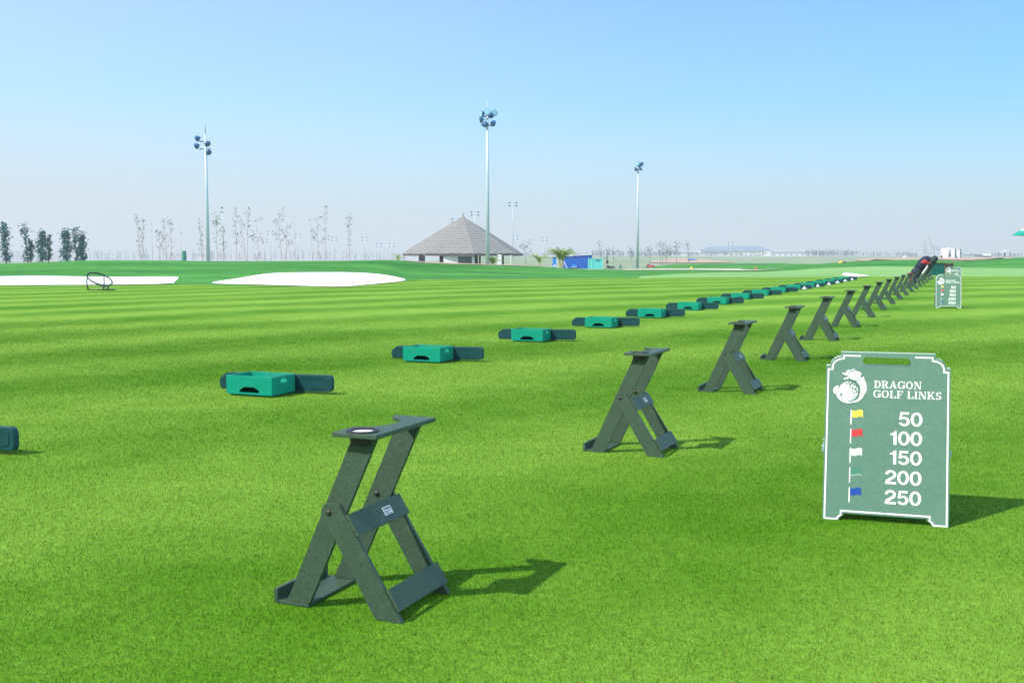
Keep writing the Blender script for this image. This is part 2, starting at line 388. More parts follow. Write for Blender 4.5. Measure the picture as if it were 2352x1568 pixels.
PROF = [left(-700, 84, 618, 66, 640), left(-300, 87, 611, 66, 638), left(0, 90, 606.5, 66, 637), left(180, 92, 598.7, 66, 636), left(254, 93, 597.7, 66, 636),
        left(400, 94, 598.2, 66, 638), left(478, 95, 600.2, 68, 633), left(600, 95, 600.0, 70, 630), left(780, 95, 598.8, 70, 627),
        left(890, 96, 596.6, 72, 630), left(930, 97, 598, 76, 633), left(980, 98, 602, 81, 627), left(1092, 98, 606.4, 83, 626), left(1205, 98, 610, 85, 627),
        right(1290, [(85, 630), (98, 616.5), (130, 618), (185, 619.0), (200, 617.5), (260, 608), (330, 600), (400, 597)] + far),
        right(1345, [(85, 631.5), (100, 620.5), (140, 619.6), (185, 619.0), (200, 617.8), (260, 608), (330, 600.5), (400, 597)] + far),
        right(1450, [(85, 632), (110, 624.5), (150, 620.8), (185, 619.0), (200, 617.2), (260, 607.5), (330, 600), (400, 597)] + far),
        right(1500, [(85, 632), (110, 625), (150, 621), (185, 618.9), (200, 616.8), (250, 607.5), (300, 602), (335, 595.5), (400, 596)] + far),
        right(1560, [(85, 632), (110, 625), (150, 621), (185, 618.9), (200, 616.5), (225, 605.8), (250, 606), (300, 603), (340, 592.8), (400, 594.5)] + far),
        right(1650, [(85, 632), (110, 625), (150, 621), (185, 618.9), (200, 616.5), (225, 605.0), (250, 605.6), (300, 603.5), (340, 596), (400, 595.5)] + far),
        right(1750, [(85, 631.5), (110, 624.5), (150, 621), (185, 618.9), (200, 616), (225, 605.0), (250, 605.5), (300, 602.5), (340, 599), (400, 596)] + far),
        right(1830, [(88, 630), (108, 620.5), (125, 614), (160, 608.5), (185, 606.5), (225, 605), (300, 601), (400, 596)] + far),
        right(1900, [(90, 626), (105, 615), (125, 605), (145, 605.6), (180, 603.5), (250, 599), (400, 593.5)] + far),
        right(2000, [(90, 624.5), (103, 612), (125, 598), (145, 600), (180, 599.5), (250, 595), (400, 592)] + far),
        right(2100, [(90, 624.5), (103, 612.5), (125, 596), (145, 598.5), (180, 598), (250, 593.5), (400, 591)] + far),
        right(2210, [(90, 625), (103, 615), (125, 600.5), (145, 601), (180, 598.5), (250, 593.8), (400, 591)] + far),
        right(2352, [(90, 625.5), (103, 616), (125, 590.8), (145, 592.5), (180, 594.5), (250, 593), (400, 590.5)] + far),
        right(2800, [(90, 625.5), (103, 616), (125, 588.5), (145, 590), (180, 593), (250, 592), (400, 590.5)] + far)]
YG = np.concatenate([np.linspace(40, 260, 441), np.geomspace(261, 3100, 160)])
def pchip(xs, ys, q):
    xs = np.array(xs, float); ys = np.array(ys, float)
    h = np.diff(xs); d = np.diff(ys) / h; m = np.zeros(len(xs))
    for i in range(1, len(xs) - 1):
        if d[i - 1] * d[i] > 0:
            w1 = 2 * h[i] + h[i - 1]; w2 = h[i] + 2 * h[i - 1]; m[i] = (w1 + w2) / (w1 / d[i - 1] + w2 / d[i])
    m[-1] = d[-1]
    i = np.clip(np.searchsorted(xs, q) - 1, 0, len(h) - 1); t = np.clip((q - xs[i]) / h[i], 0, 1)
    r = (1 + 2 * t) * (1 - t) ** 2 * ys[i] + t * (1 - t) ** 2 * h[i] * m[i] + t * t * (3 - 2 * t) * ys[i + 1] + t * t * (t - 1) * h[i] * m[i + 1]
    return np.where(q <= xs[0], ys[0], r)
UG = np.array([p[0] for p in PROF], float)
ZC = np.array([pchip([a for a, _ in p[1]], [b for _, b in p[1]], YG) for p in PROF])
UF = np.arange(-700, 2801, 10.0)
ZT = np.array([[0.0] * len(YG)] * len(UF))
for j in range(len(YG)): ZT[:, j] = np.interp(UF, UG, ZC[:, j])
ker = np.array([1, 3, 5, 3, 1]) / 13.0
ZP = np.pad(ZT, ((2, 2), (0, 0)), 'edge'); ZT = sum(ker[k] * ZP[k:k + len(UF)] for k in range(5))
def height(X, Y):
    X = np.asarray(X, float); Y = np.asarray(Y, float)
    Yc = np.maximum(Y, 1.0); u = np.clip(CX + 2458 * X / Yc, UF[0], UF[-1] - 1e-6)
    fi = (u - UF[0]) / 10.0; i = np.clip(fi.astype(int), 0, len(UF) - 2); a = fi - i
    Yq = np.clip(Y, YG[0], YG[-1] - 1e-6)
    j = np.clip(np.searchsorted(YG, Yq, side='right') - 1, 0, len(YG) - 2); b = (Yq - YG[j]) / (YG[j + 1] - YG[j])
    z = (ZT[i, j] * (1 - a) + ZT[i + 1, j] * a) * (1 - b) + (ZT[i, j + 1] * (1 - a) + ZT[i + 1, j + 1] * a) * b
    return np.where(Y < 41, 0.0, z)
def hgt(x, y): return float(height(x, y))
def at(u, Y):                               # the ground point in direction u at distance Y
    X = (u - CX) / 2458.0 * Y
    return Vector((X, Y, hgt(X, Y)))
YS = np.concatenate([np.linspace(2.5, 40, 1500), np.linspace(40.05, 400, 4000)])
def hit(u, y):                              # the ground point that direction (u, y) meets first
    z = height((u - CX) / 2458.0 * YS, YS)
    py = 588 + (HC - z) / YS * 2458
    k = int(np.argmax(py <= y)) or len(YS) - 1
    return at(u, YS[k])
def zpx(Y, y): return zy(Y, y)

def grid_mesh(name, P, matl, smooth=True):
    r, c = P.shape[:2]
    me = bpy.data.meshes.new(name); nv = r * c
    me.vertices.add(nv); me.vertices.foreach_set('co', P.reshape(-1).astype(np.float32))
    idx = np.arange(nv).reshape(r, c)
    q = np.stack([idx[:-1, :-1], idx[:-1, 1:], idx[1:, 1:], idx[1:, :-1]], -1).reshape(-1, 4)
    me.loops.add(q.size); me.loops.foreach_set('vertex_index', q.reshape(-1).astype(np.int32))
    me.polygons.add(len(q)); me.polygons.foreach_set('loop_start', np.arange(0, q.size, 4, dtype=np.int32))
    me.polygons.foreach_set('use_smooth', np.ones(len(q), bool))
    me.materials.append(matl); me.update(calc_edges=True); me.validate()
    o = bpy.data.objects.new(name, me); COL.objects.link(o)
    return tag(o, kind='structure')
TC = np.concatenate([-np.geomspace(3.0, 0.57, 22), np.linspace(-0.55, 0.55, 520), np.geomspace(0.57, 3.0, 22)])
def solveY(fn, t):
    Y = np.full_like(t, 70.0)
    for _ in range(60):
        u = np.clip(CX + 2458 * t * (Y + 40) / Y, -650, 2790)
        Y = 0.5 * Y + 0.5 * fn(u)
    return Y
LIM1 = solveY(B1Y, TC)
def b2(u): return np.interp(u, [-600, 1430, 1470, 1540, 1660, 1800, 1900, 2000, 2800], [0, 0, 78, 92, 110, 110, 105, 103, 103])
def b3(u): return np.interp(u, [-600, 800, 1000, 1205, 1290, 1345, 1450, 1560, 1800, 1880, 2000, 2800], [130, 130, 112, 104, 108, 183, 200, 238, 232, 150, 142, 150])
LIM2 = np.maximum(solveY(b2, TC), LIM1 + 0.02)
LIM3 = np.maximum(solveY(b3, TC), LIM2 + 2)
def strip(name, Ya, Yb, rows, matl, cols=slice(None), pw=1.0):
    s = np.linspace(0, 1, rows)[:, None] ** pw
    Y = Ya[None, cols] * (1 - s) + Yb[None, cols] * s
    if pw == 'geo': pass
    X = TC[None, cols] * (Y + 40)
    return grid_mesh(name, np.stack([X, Y, height(X, Y)], -1), matl)
strip('lawn', np.full_like(TC, -39.0), LIM1, 120, M['lawn'], pw=0.8)
ci = np.searchsorted(CX + 2458 * TC * (LIM1 + 40) / LIM1, 1440)
strip('fairway', LIM1, LIM2, 60, M['fairway'], slice(ci, None))
LIM1b = LIM2.copy(); LIM1b[:ci] = LIM1[:ci]
strip('rough', LIM1b, LIM3, 130, M['rough'])
s = np.geomspace(1, 30, 120)[:, None]; s = (s - 1) / 29
Yf = LIM3[None] * (1 - s) + 3000 * s; Xf = TC[None] * (Yf + 40)
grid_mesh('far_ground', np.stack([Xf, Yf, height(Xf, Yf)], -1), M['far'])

def overlay(name, pts, matl, lift=0.03, rings=14, dense=6, dome=0.0):
    """sheet laid on the terrain inside an outline given by ground points"""
    P = [np.array(p[:2]) for p in pts]; out = []
    for i in range(len(P)):
        for k in range(dense): out.append(P[i] + (P[(i + 1) % len(P)] - P[i]) * k / dense)
    out = np.array(out); c = out.mean(0)
    n = len(out); v = []; f = []
    for r in range(rings + 1):
        q = c + (out - c) * (1 - r / (rings + 1)); rr = r / (rings + 1)
        z = height(q[:, 0], q[:, 1]) + lift + dome * rr
        v += [(q[i, 0], q[i, 1], z[i]) for i in range(n)]
    v.append((c[0], c[1], hgt(c[0], c[1]) + lift + dome))
    for r in range(rings):
        for i in range(n): f.append((r * n + i, r * n + (i + 1) % n, (r + 1) * n + (i + 1) % n, (r + 1) * n + i))
    for i in range(n): f.append((rings * n + i, rings * n + (i + 1) % n, len(v) - 1))
    b = MB(); b.add(v, f, matl); o = b.build(name, smooth=True); return tag(o, kind='structure')
def smooth_loop(pts, it=2):
    for _ in range(it):
        q = []
        for i in range(len(pts)):
            a, b = np.array(pts[i], float), np.array(pts[(i + 1) % len(pts)], float)
            q += [tuple(a * .75 + b * .25), tuple(a * .25 + b * .75)]
        pts = q
    return pts
def px_loop(pts): return [hit(u, y) for u, y in pts]
overlay('bunker', px_loop(smooth_loop([(-160, 640), (-60, 636.5), (60, 634.6), (130, 635), (200, 636.5), (300, 637.2), (390, 636), (408, 637.2), (409, 640), (402, 646), (396, 653), (250, 655), (60, 656), (-160, 657)], 1)), M['sand'], 0.035, dense=3)
overlay('bunker', px_loop(smooth_loop([(484, 650.8), (490, 648.4), (540, 641), (596, 631.2), (625, 628.4), (654, 627), (740, 626.2), (816, 626.6), (860, 629.2), (896, 634), (925, 640), (932, 643.5), (928, 646), (890, 650.5), (830, 656.4), (783, 660), (720, 658.6), (640, 656.2), (555, 654), (500, 653)], 1)), M['sand'], 0.035, dense=3)
overlay('bunker', px_loop(smooth_loop([(1937, 628.6), (1944, 627.8), (1960, 629.6), (1980, 632.2), (2001, 635.4), (1985, 636.4), (1962, 637), (1934, 634)], 1)), M['sand'], 0.05, dense=3)
overlay('path', px_loop([(1400, 620.6), (1440, 618.9), (1500, 617.9), (1600, 618), (1700, 618.3), (1796, 619.3), (1700, 620.6), (1600, 620.2), (1500, 620.0), (1440, 620.8)]), M['path'], 0.08, dense=8, rings=4)
overlay('soil_bed', px_loop([(925, 598.6), (990, 603.0), (1050, 605.2), (1092, 606.8), (1150, 609.0), (1205, 610.8), (1260, 614.2), (1205, 612.2), (1092, 608.6), (1040, 607.6), (980, 604.8), (940, 601.0)]), M['soil'], 0.05, dense=6, rings=4)
overlay('soil_mound', px_loop([(1490, 601.5), (1520, 597.6), (1555, 594.0), (1590, 595), (1640, 598.4), (1690, 602.4), (1630, 604.4), (1560, 604.8), (1500, 604.3)]), M['soil'], 0.15, dense=6, rings=6)
overlay('sand_flat', px_loop([(1960, 597.5), (2030, 594.4), (2120, 592.6), (2230, 592.6), (2330, 592.2), (2300, 594.5), (2210, 599.0), (2100, 595.6), (2010, 598.2)]), M['soil'], 0.12, dense=6, rings=6)

# ------------------------------------------------------------------ grass blades on the near lawn
def blades(n, y0, y1, seed):
    """single pointed blades, denser and finer close by, thinning out evenly with distance"""
    g = np.random.default_rng(seed)
    yy = np.linspace(y0, y1, 4000); dens = (0.70 * yy + 4.0) * (yy / 3.0) ** -1.25 * np.clip((y1 - yy) / 9.0, 0, 1)
    cdf = np.cumsum(dens); Y = np.interp(g.random(n), cdf / cdf[-1], yy)
    X = g.uniform(-1, 1, n) * (0.70 * Y + 4.0)
    keep = g.random(n) < np.clip((0.70 * Y + 4.0 - np.abs(X)) / (0.16 * Y + 2.5), 0, 1)     # thin out to the sides
    X = X[keep]; Y = Y[keep]; n = len(X)
    a = g.uniform(0, 2 * np.pi, n); H = 0.0115 * g.uniform(0.55, 1.25, n); lean = g.uniform(0.2, 1.1, n) * H
    la = g.uniform(0, 2 * np.pi, n); W = 0.0020 * (Y / 3.4) ** 0.72 * g.uniform(0.7, 1.4, n) / 2
    v = np.zeros((n, 3, 3), np.float32)
    v[:, 0] = np.stack([X - np.cos(a) * W, Y - np.sin(a) * W, np.full(n, -0.001)], -1)
    v[:, 1] = np.stack([X + np.cos(a) * W, Y + np.sin(a) * W, np.full(n, -0.001)], -1)
    v[:, 2] = np.stack([X + np.cos(la) * lean, Y + np.sin(la) * lean, H], -1)
    return v.reshape(-1, 3), g.random(n).astype(np.float32)
parts = [blades(2500000, 1.6, 26.0, 1)]
V = np.concatenate([p[0] for p in parts]); RND = np.concatenate([p[1] for p in parts]); nb = len(RND)
me = bpy.data.meshes.new('grass')
me.vertices.add(nb * 3); me.vertices.foreach_set('co', V.reshape(-1))
me.loops.add(nb * 3); me.loops.foreach_set('vertex_index', np.arange(nb * 3, dtype=np.int32))
me.polygons.add(nb); me.polygons.foreach_set('loop_start', np.arange(0, nb * 3, 3, dtype=np.int32))
at_ = me.attributes.new('rnd', 'FLOAT', 'FACE'); at_.data.foreach_set('value', RND)
me.materials.append(M['blade']); me.update(calc_edges=True)
go = bpy.data.objects.new('grass', me); COL.objects.link(go); tag(go, 'short mown green grass of the near lawn', 'grass', kind='stuff')

# ------------------------------------------------------------------ bays: common frame
BETA = math.atan(1050 / 2458.0)             # the row of bays runs this far to the right of straight ahead
Lv = Vector((math.sin(BETA), math.cos(BETA), 0)); Bv = Vector((math.cos(BETA), -math.sin(BETA), 0))
RZ = -BETA
def bay(l, b): return Lv * l + Bv * b

# bag stand ---------------------------------------------------------------
def make_stand():
    t = thing('bag_stand', '', 'bag stand', (0, 0, 0), RZ, 'wooden style bag stands in a row')
    G = M['stand']
    def xz(x, z, y): return (x, y, z)
    # base plate and lip
    b = MB(); b.box((0.098, 0.1925, 0.0085), (0.150, 0.385, 0.015), G); b.build('base_plate', t, bevel=0.002)
    b = MB(); b.box((0.011, 0.1925, 0.032), (0.018, 0.385, 0.062), G); b.build('lip', t, bevel=0.002)
    for y0 in (0.002, 0.363):               # leaning posts that carry the top
        b = MB(); b.prism([(0.066, 0.017), (0.176, 0.017), (0.506, 0.733), (0.394, 0.733)], y0, y0 + 0.020, G, xz)
        b.build('post', t, bevel=0.002)
    leg = [(0.251, 0.412), (0.258, 0.436), (0.272, 0.452), (0.300, 0.458), (0.322, 0.455), (0.337, 0.449), (0.352, 0.427), (0.626, 0.0), (0.503, 0.0)]
    for y0, yk in ((-0.0195, -1), (0.3845, 1)):
        b = MB(); b.prism(leg, y0, y0 + 0.020, G, xz); lg = b.build('leg', t, bevel=0.002)
        b = MB()
        T = Matrix.Translation((0.290, -0.020 if yk < 0 else 0.361, 0.417)) @ Matrix.Rotation(R(90), 4, 'X')
        b.lathe([(0.0115, -0.002), (0.0115, 0.003), (0.009, 0.006), (0.005, 0.0075), (0.001, 0.008)], M['bolt'], 14, T)
        b.build('bolt', lg, smooth=True)
    d = Vector((0.546, 0, -0.838)); nn = Vector((0.838, 0, 0.546))
    for k, (x, z, wd) in enumerate(((0.3645, 0.4085, 0.098), (0.549, 0.1245, 0.098))):
        o = Vector((x, 0, z))
        b = MB()
        def fr(a, y, h, o=o): q = o + d * a + nn * h; return (q.x, y, q.z)
        b.prism([(0, -0.021), (wd, -0.021), (wd, 0.406), (0, 0.406)], 0.0008, 0.0165, G, fr)
        rg = b.build('rung', t, bevel=0.0025)
        if k == 0:
            b = MB()
            def st(x_, y_, h): return fr(0.032 + (0.035 - y_) , 0.222 + x_, 0.0165 + h)
            b.prism([(0, 0), (0.066, 0), (0.066, 0.037), (0, 0.037)], 0.0002, 0.0009, M['label'], st)
            for body, a0, a1, c0, c1, mm in (('STANDARD', 0.005, 0.061, 0.0225, 0.0335, 'ink'), ('GOLF', 0.005, 0.034, 0.009, 0.0195, 'ink')):
                v, f = fit_text(body, a0, a1, c0, c1, 0.0004, 0.02)
                b.add([st(p[0], p[1], p[2] + 0.0010) for p in v], f, M[mm])
            for yy in (0.0165, 0.0125):
                b.prism([(0.038, yy), (0.060, yy), (0.060, yy + 0.0018), (0.038, yy + 0.0018)], 0.0010, 0.0014, M['inkred'], st)
            b.prism([(0.008, 0.003), (0.058, 0.003), (0.058, 0.0055), (0.008, 0.0055)], 0.0010, 0.0014, M['ink'], st)
            b.build('sticker', rg)
    # top plate with a concave side for the bag and a cup hole
    out = [(0.330, -0.050), (0.532, -0.050), (0.532, 0.460), (0.330, 0.460)]
    pl = [(0.330, -0.050), (0.532, -0.050), (0.532, 0.460), (0.326, 0.460), (0.340, 0.420)]
    for i in range(13):
        a = math.pi * (0.06 + 0.88 * i / 12); pl.append((0.338 + 0.108 * math.sin(a), 0.262 + 0.142 * math.cos(a)))
    pl += [(0.330, 0.110)]
    cup = [(0.428 + 0.054 * math.cos(2 * math.pi * i / 24), 0.024 + 0.054 * math.sin(2 * math.pi * i / 24)) for i in range(24)]
    b = MB(); b.prism(pl, 0.7335, 0.752, G, ident, [cup]); tp = b.build('top_plate', t, bevel=0.0025)
    b = MB(); T = Matrix.Translation((0.428, 0.024, 0))
    b.lathe([(0.050, 0.757), (0.066, 0.757), (0.067, 0.7545), (0.066, 0.7524), (0.0538, 0.7524), (0.0515, 0.700), (0.046, 0.698), (0.046, 0.702), (0.049, 0.75), (0.050, 0.757)], M['cup'], 28, T, cap=False)
    b.lathe([(0.0490, 0.7425), (0.0490, 0.7490), (0.001, 0.7500)], M['white'], 24, T)
    b.build('cup', t, smooth=False)
    return t
NS = 18
names_s = ['dark green bag stand nearest the camera, largest of all, whole frame in view',
           'dark green bag stand just left of the big flag sign, next behind the largest']
ords = ['first', 'second', 'third', 'fourth', 'fifth', 'sixth', 'seventh', 'eighth', 'ninth', 'tenth', 'eleventh', 'twelfth', 'thirteenth', 'fourteenth', 'fifteenth', 'sixteenth', 'seventeenth', 'eighteenth']
def stand_l(k):
    return 3.633 + 3.81 * k + (0 if k < 9 else 0.055 * (k - 8) ** 2 * 0.9)
st0 = make_stand(); stands = []
for k in range(NS):
    o = st0 if k == 0 else copy_tree(st0)
    p = bay(stand_l(k), -2.64 + (0.0, 0.035, 0.0, -0.01, -0.02)[k] if k < 5 else -2.64); o.location = (p.x, p.y, hgt(p.x, p.y))
    o.rotation_euler = (0, 0, RZ + (random.uniform(-0.018, 0.018) if k else 0))
    lab = names_s[k] if k < 2 else 'dark green bag stand, %s in its row counting from the camera' % ords[k]
    if k == 13: lab = 'dark green bag stand, fourteenth in its row, holding the navy golf bag'
    if k == 16: lab = 'dark green bag stand, seventeenth in its row, holding the black green golf bag'
    if k == NS - 1: lab = 'dark green bag stand at the far end of its row beside the ribbed bin'
    if k == 11: lab = 'dark green bag stand, twelfth in its row, with a red towel over its top'
    label_copy(o, lab); stands.append(o)

# ball tray -----------------------------------------------------------------
def rrect(x0, y0, x1, y1, r, n=5):
    pts = []
    for cx, cy, a0 in ((x1 - r, y1 - r, 0), (x0 + r, y1 - r, 90), (x0 + r, y0 + r, 180), (x1 - r, y0 + r, 270)):
        for i in range(n + 1):
            a = R(a0 + 90 * i / n); pts.append((cx + r * math.cos(a), cy + r * math.sin(a)))
    return pts
def make_tray():
    t = thing('ball_tray', '', 'ball tray', (0, 0, 0), RZ, 'green ball trays in a row')
    Gm = M['tray']; W, D, H, th = 0.575, 0.41, 0.212, 0.018
    b = MB(); b.box((0, D / 2, 0.010), (W - 0.07, D - 0.07, 0.020), M['traydark']); b.build('foot', t)
    b = MB()
    slot = [(-0.125, 0.050), (-0.115, 0.066), (-0.070, 0.092), (-0.055, 0.096), (0.055, 0.096), (0.075, 0.090), (0.120, 0.066), (0.126, 0.050), (0.118, 0.040), (-0.118, 0.040)]
    b.prism([(-W / 2, 0.018), (W / 2, 0.018), (W / 2, H), (-W / 2, H)], 0, th, Gm, lambda x, z, y: (x, y, z), [slot])
    b.build('front_panel', t, bevel=0.004)
    b = MB(); b.prism([(-W / 2, 0.018), (W / 2, 0.018), (W / 2, H), (-W / 2, H)], D - th, D, Gm, lambda x, z, y: (x, y, z)); b.build('back_panel', t, bevel=0.004)
    hand = rrect(D * 0.5 - 0.05, 0.140, D * 0.5 + 0.06, 0.182, 0.018)
    for sx in (-1, 1):
        b = MB(); x0 = sx * (W / 2 - th); x1 = sx * (W / 2)
        b.prism([(th + .0005, 0.019), (D - th - .0005, 0.019), (D - th - .0005, H - .0008), (th + .0005, H - .0008)], x0, x1, Gm, lambda y, z, x: (x, y, z), [hand])
        b.build('side_panel', t, bevel=0.003)
    b = MB(); b.box((0, D / 2, 0.028), (W - 2 * th - .002, D - 2 * th - .002, 0.012), Gm)
    # sloping inner cover added above the front slot to keep its cavity dark
    v = [(-0.268, th + .001, 0.112), (0.268, th + .001, 0.112), (0.268, D - th - .001, 0.140), (-0.268, D - th - .001, 0.140), (-0.268, th + .001, 0.106), (0.268, th + .001, 0.106), (0.268, D - th - .001, 0.134), (-0.268, D - th - .001, 0.134)]
    b.add(v, [(0, 1, 2, 3), (7, 6, 5, 4), (0, 4, 5, 1), (3, 2, 6, 7), (0, 3, 7, 4), (1, 5, 6, 2)], Gm)
    b.build('floor_panel', t)
    return t
def make_board():
    t = thing('bay_divider', '', 'bay divider', (0, 0, 0), RZ, 'dark green bay dividers lying behind the trays')
    L_, H = 1.45, 0.176
    # outline: chamfered left end, rounded right end
    pts = [(0.03, 0.0), (L_ - 0.045, 0.0), (L_ - 0.018, 0.008), (L_ - 0.004, 0.028), (L_, 0.05), (L_, H - 0.05), (L_ - 0.006, H - 0.026), (L_ - 0.02, H - 0.008), (L_ - 0.045, H), (0.115, H), (0.09, H - 0.006), (0.016, 0.118), (0.003, 0.098), (0.0, 0.072), (0.004, 0.036), (0.014, 0.012)]
    cx, cy = L_ / 2, H / 2
    inn = [(cx + (x - cx) * (1 - 0.052 / L_ * 2 * 0.9), cy + (y - cy) * 0.62) for x, y in pts]
    b = MB(); b.prism(pts, 0.0, 0.052, M['board'], lambda x, z, y: (x, y, z)); pb = b.build('panel', t, bevel=0.007, seg=3)
    # raised rib that frames the recessed face
    inn2 = [(cx + (x - cx) * (1 - 0.068 / L_ * 2 * 0.9), cy + (y - cy) * 0.56) for x, y in pts]
    b = MB(); b.prism(inn, -0.0045, 0.004, M['board'], lambda x, z, y: (x, y, z), [inn2]); b.build('rib', t, bevel=0.0015)
    b = MB(); b.lathe([(0.085, 0.0), (0.085, 0.016), (0.070, 0.026), (0.03, 0.034), (0.03, 0.05)], M['traydark'], 18, Matrix.Translation((0.98, 0.035, -0.012)) @ Matrix.Diagonal((1.15, 0.8, 0.9, 1)))
    b.build('foot', t, smooth=False)
    return t
tr0 = make_tray(); bd0 = make_board()
JIT = {1: -.01, 2: -.02, 3: -.03, 4: -.04, 5: -.06, 6: -.12, 7: -.18, 8: -.20, 9: -.16, 10: -.13, 11: -.05}
TRAY = []
for k in range(-1, 16):
    l = 9.02 + 3.81 * k; j = JIT.get(k, 0.0)
    if k >= 0:
        o = tr0 if k == 0 else copy_tree(tr0)
        p = bay(l, -6.815 + j); o.location = (p.x, p.y, hgt(p.x, p.y)); o.rotation_euler = (0, 0, RZ + (random.uniform(-0.03, 0.03) if k else 0))
        if k == 0: lab = 'teal green open ball tray nearest the camera, largest of its row'
        elif k == 15: lab = 'teal green ball tray at the far end of its row by the small bunker'
        else: lab = 'teal green open ball tray, %s in its row counting from the camera' % ords[k]
        label_copy(o, lab); TRAY.append(o)
    o = bd0 if k == -1 else copy_tree(bd0)
    p = bay(l + 0.43, -7.535 + j - (0.275 if k < 0 else 0) + random.uniform(-.01, .01)); o.location = (p.x, p.y, hgt(p.x, p.y) + 0.004)
    o.rotation_euler = (0, -R(1.1), RZ + (random.uniform(-0.03, 0.03) if k > 0 else 0))
    if k == -1: lab = 'dark green bay divider cut off by the left edge of the picture'
    elif k == 0: lab = 'dark green bay divider lying behind the largest ball tray'
    else: lab = 'dark green bay divider behind the %s ball tray from the camera' % ords[k]
    label_copy(o, lab)
# pyramids of balls beside the last six trays
def make_pyramid():
    b = MB(); r = 0.0214
    for lay in range(4):
        n = 4 - lay
        for i in range(n):
            for j in range(n):
                b.ball(((i - (n - 1) / 2) * 2 * r, (j - (n - 1) / 2) * 2 * r, 0.022 + r + lay * r * 1.414), r, M['ball'], 6)
    b.box((0, 0, 0.010), (0.19, 0.19, 0.018), M['black'])
    return b.build('ball_pyramid', smooth=False)
pr0 = None
for k in range(10, 16):
    if pr0 is None: pr0 = make_pyramid(); o = pr0
    else: o = pr0.copy(); COL.objects.link(o)
    p = bay(9.02 + 3.81 * k + 0.12, -6.815 + JIT.get(k, 0) + 0.46); o.location = (p.x, p.y, hgt(p.x, p.y)); o.rotation_euler = (0, 0, RZ + 0.3 * k)
    tag(o, 'small pyramid of white golf balls right of the %s ball tray from the camera' % ords[k], 'golf balls', 'pyramids of golf balls beside the trays')

# ------------------------------------------------------------------ A-board signs
def slab_text(line, x0, x1, y0, y1):
    """heavy slab-serif capitals made of polygons; returns a list of (outer, holes) in panel metres"""
    def ring(cx, cy, rx, ry, t, a0=0, a1=360, n=22, tx=None):
        tx = tx or t
        o = [(cx + rx * math.cos(R(a0 + (a1 - a0) * i / n)), cy + ry * math.sin(R(a0 + (a1 - a0) * i / n))) for i in range(n + 1)]
        q = [(cx + (rx - tx) * math.cos(R(a0 + (a1 - a0) * i / n)), cy + (ry - t) * math.sin(R(a0 + (a1 - a0) * i / n))) for i in range(n + 1)]
        return o + q[::-1]
    def bx(a, b, c, d): return [(a, b), (c, b), (c, d), (a, d)]
    S = 0.21; T = 0.085; W = {}
    def serif(x, w=0.30): return [bx(x - w / 2, 0, x + w / 2, T), bx(x - w / 2, 1 - T, x + w / 2, 1)]
    W['D'] = (0.92, [bx(.10, 0, .10 + S, 1), bx(0, 0, .40, T), bx(0, 1 - T, .40, 1), ring(.40, .5, .50, .5, T, -90, 90, 20, S)])
    W['R'] = (0.94, [bx(.10, 0, .10 + S, 1), bx(0, 0, .42, T), bx(0, 1 - T, .42, 1), ring(.40, .735, .42, .265, T, -90, 90, 16, S), bx(.30, .47, .42, .55), [(.42, .52), (.62, .52), (.84, 0), (.62, 0)], bx(.62, 0, .96, T)])
    W['A'] = (0.98, [[(.06, 0), (.16, 0), (.50, .86), (.46, 1)], [(.42, 1), (.58, 1), (.94, 0), (.70, 0)], bx(.22, .26, .72, .35), bx(0, 0, .30, T), bx(.60, 0, 1.02, T)])
    W['G'] = (0.98, [ring(.49, .5, .47, .5, T, 42, 360, 30, S), bx(.60, .40, 1.0, .49), bx(.76, .04, .96, .45), bx(.84, .68, .93, 1)])
    W['O'] = (0.98, [ring(.49, .5, .47, .5, T, 0, 360, 36, S)])
    W['N'] = (1.00, [bx(.12, 0, .20, 1), bx(0, 0, .32, T), bx(0, 1 - T, .30, 1), [(.10, 1), (.34, 1), (.92, 0), (.72, 0)], bx(.82, 0, .90, 1), bx(.70, 1 - T, 1.02, 1)])
    W['L'] = (0.80, [bx(.10, 0, .10 + S, 1), bx(0, 0, .80, T), bx(0, 1 - T, .42, 1), bx(.70, 0, .80, .34)])
    W['F'] = (0.80, [bx(.10, 0, .10 + S, 1), bx(0, 0, .42, T), bx(0, 1 - T, .80, 1), bx(.70, .70, .80, 1), bx(.30, .46, .56, .54), bx(.52, .36, .59, .64)])
    W['I'] = (0.44, [bx(.11, 0, .11 + S, 1)] + serif(.215, .43))
    W['K'] = (0.98, [bx(.10, 0, .10 + S, 1), bx(0, 0, .42, T), bx(0, 1 - T, .42, 1), [(.28, .38), (.38, .38), (.84, 1), (.72, 1)], [(.42, .56), (.56, .66), (.96, 0), (.72, 0)], bx(.58, 1 - T, .96, 1), bx(.62, 0, 1.02, T)])
    W['S'] = (0.76, [ring(.38, .735, .34, .265, .11, 20, 270, 18, .18), ring(.38, .265, .34, .265, .11, -160, 90, 18, .18), bx(.60, .70, .68, 1), bx(.06, 0, .14, .30)])
    W[' '] = (0.34, [])
    tot = sum(W[c][0] + 0.10 for c in line) - 0.10; sx = (x1 - x0) / tot; sy = y1 - y0
    res = []; x = 0
    for c in line:
        for poly in W[c][1]: res.append([(x0 + (x + px) * sx, y0 + py * sy) for px, py in poly])
        x += W[c][0] + 0.10
    return res
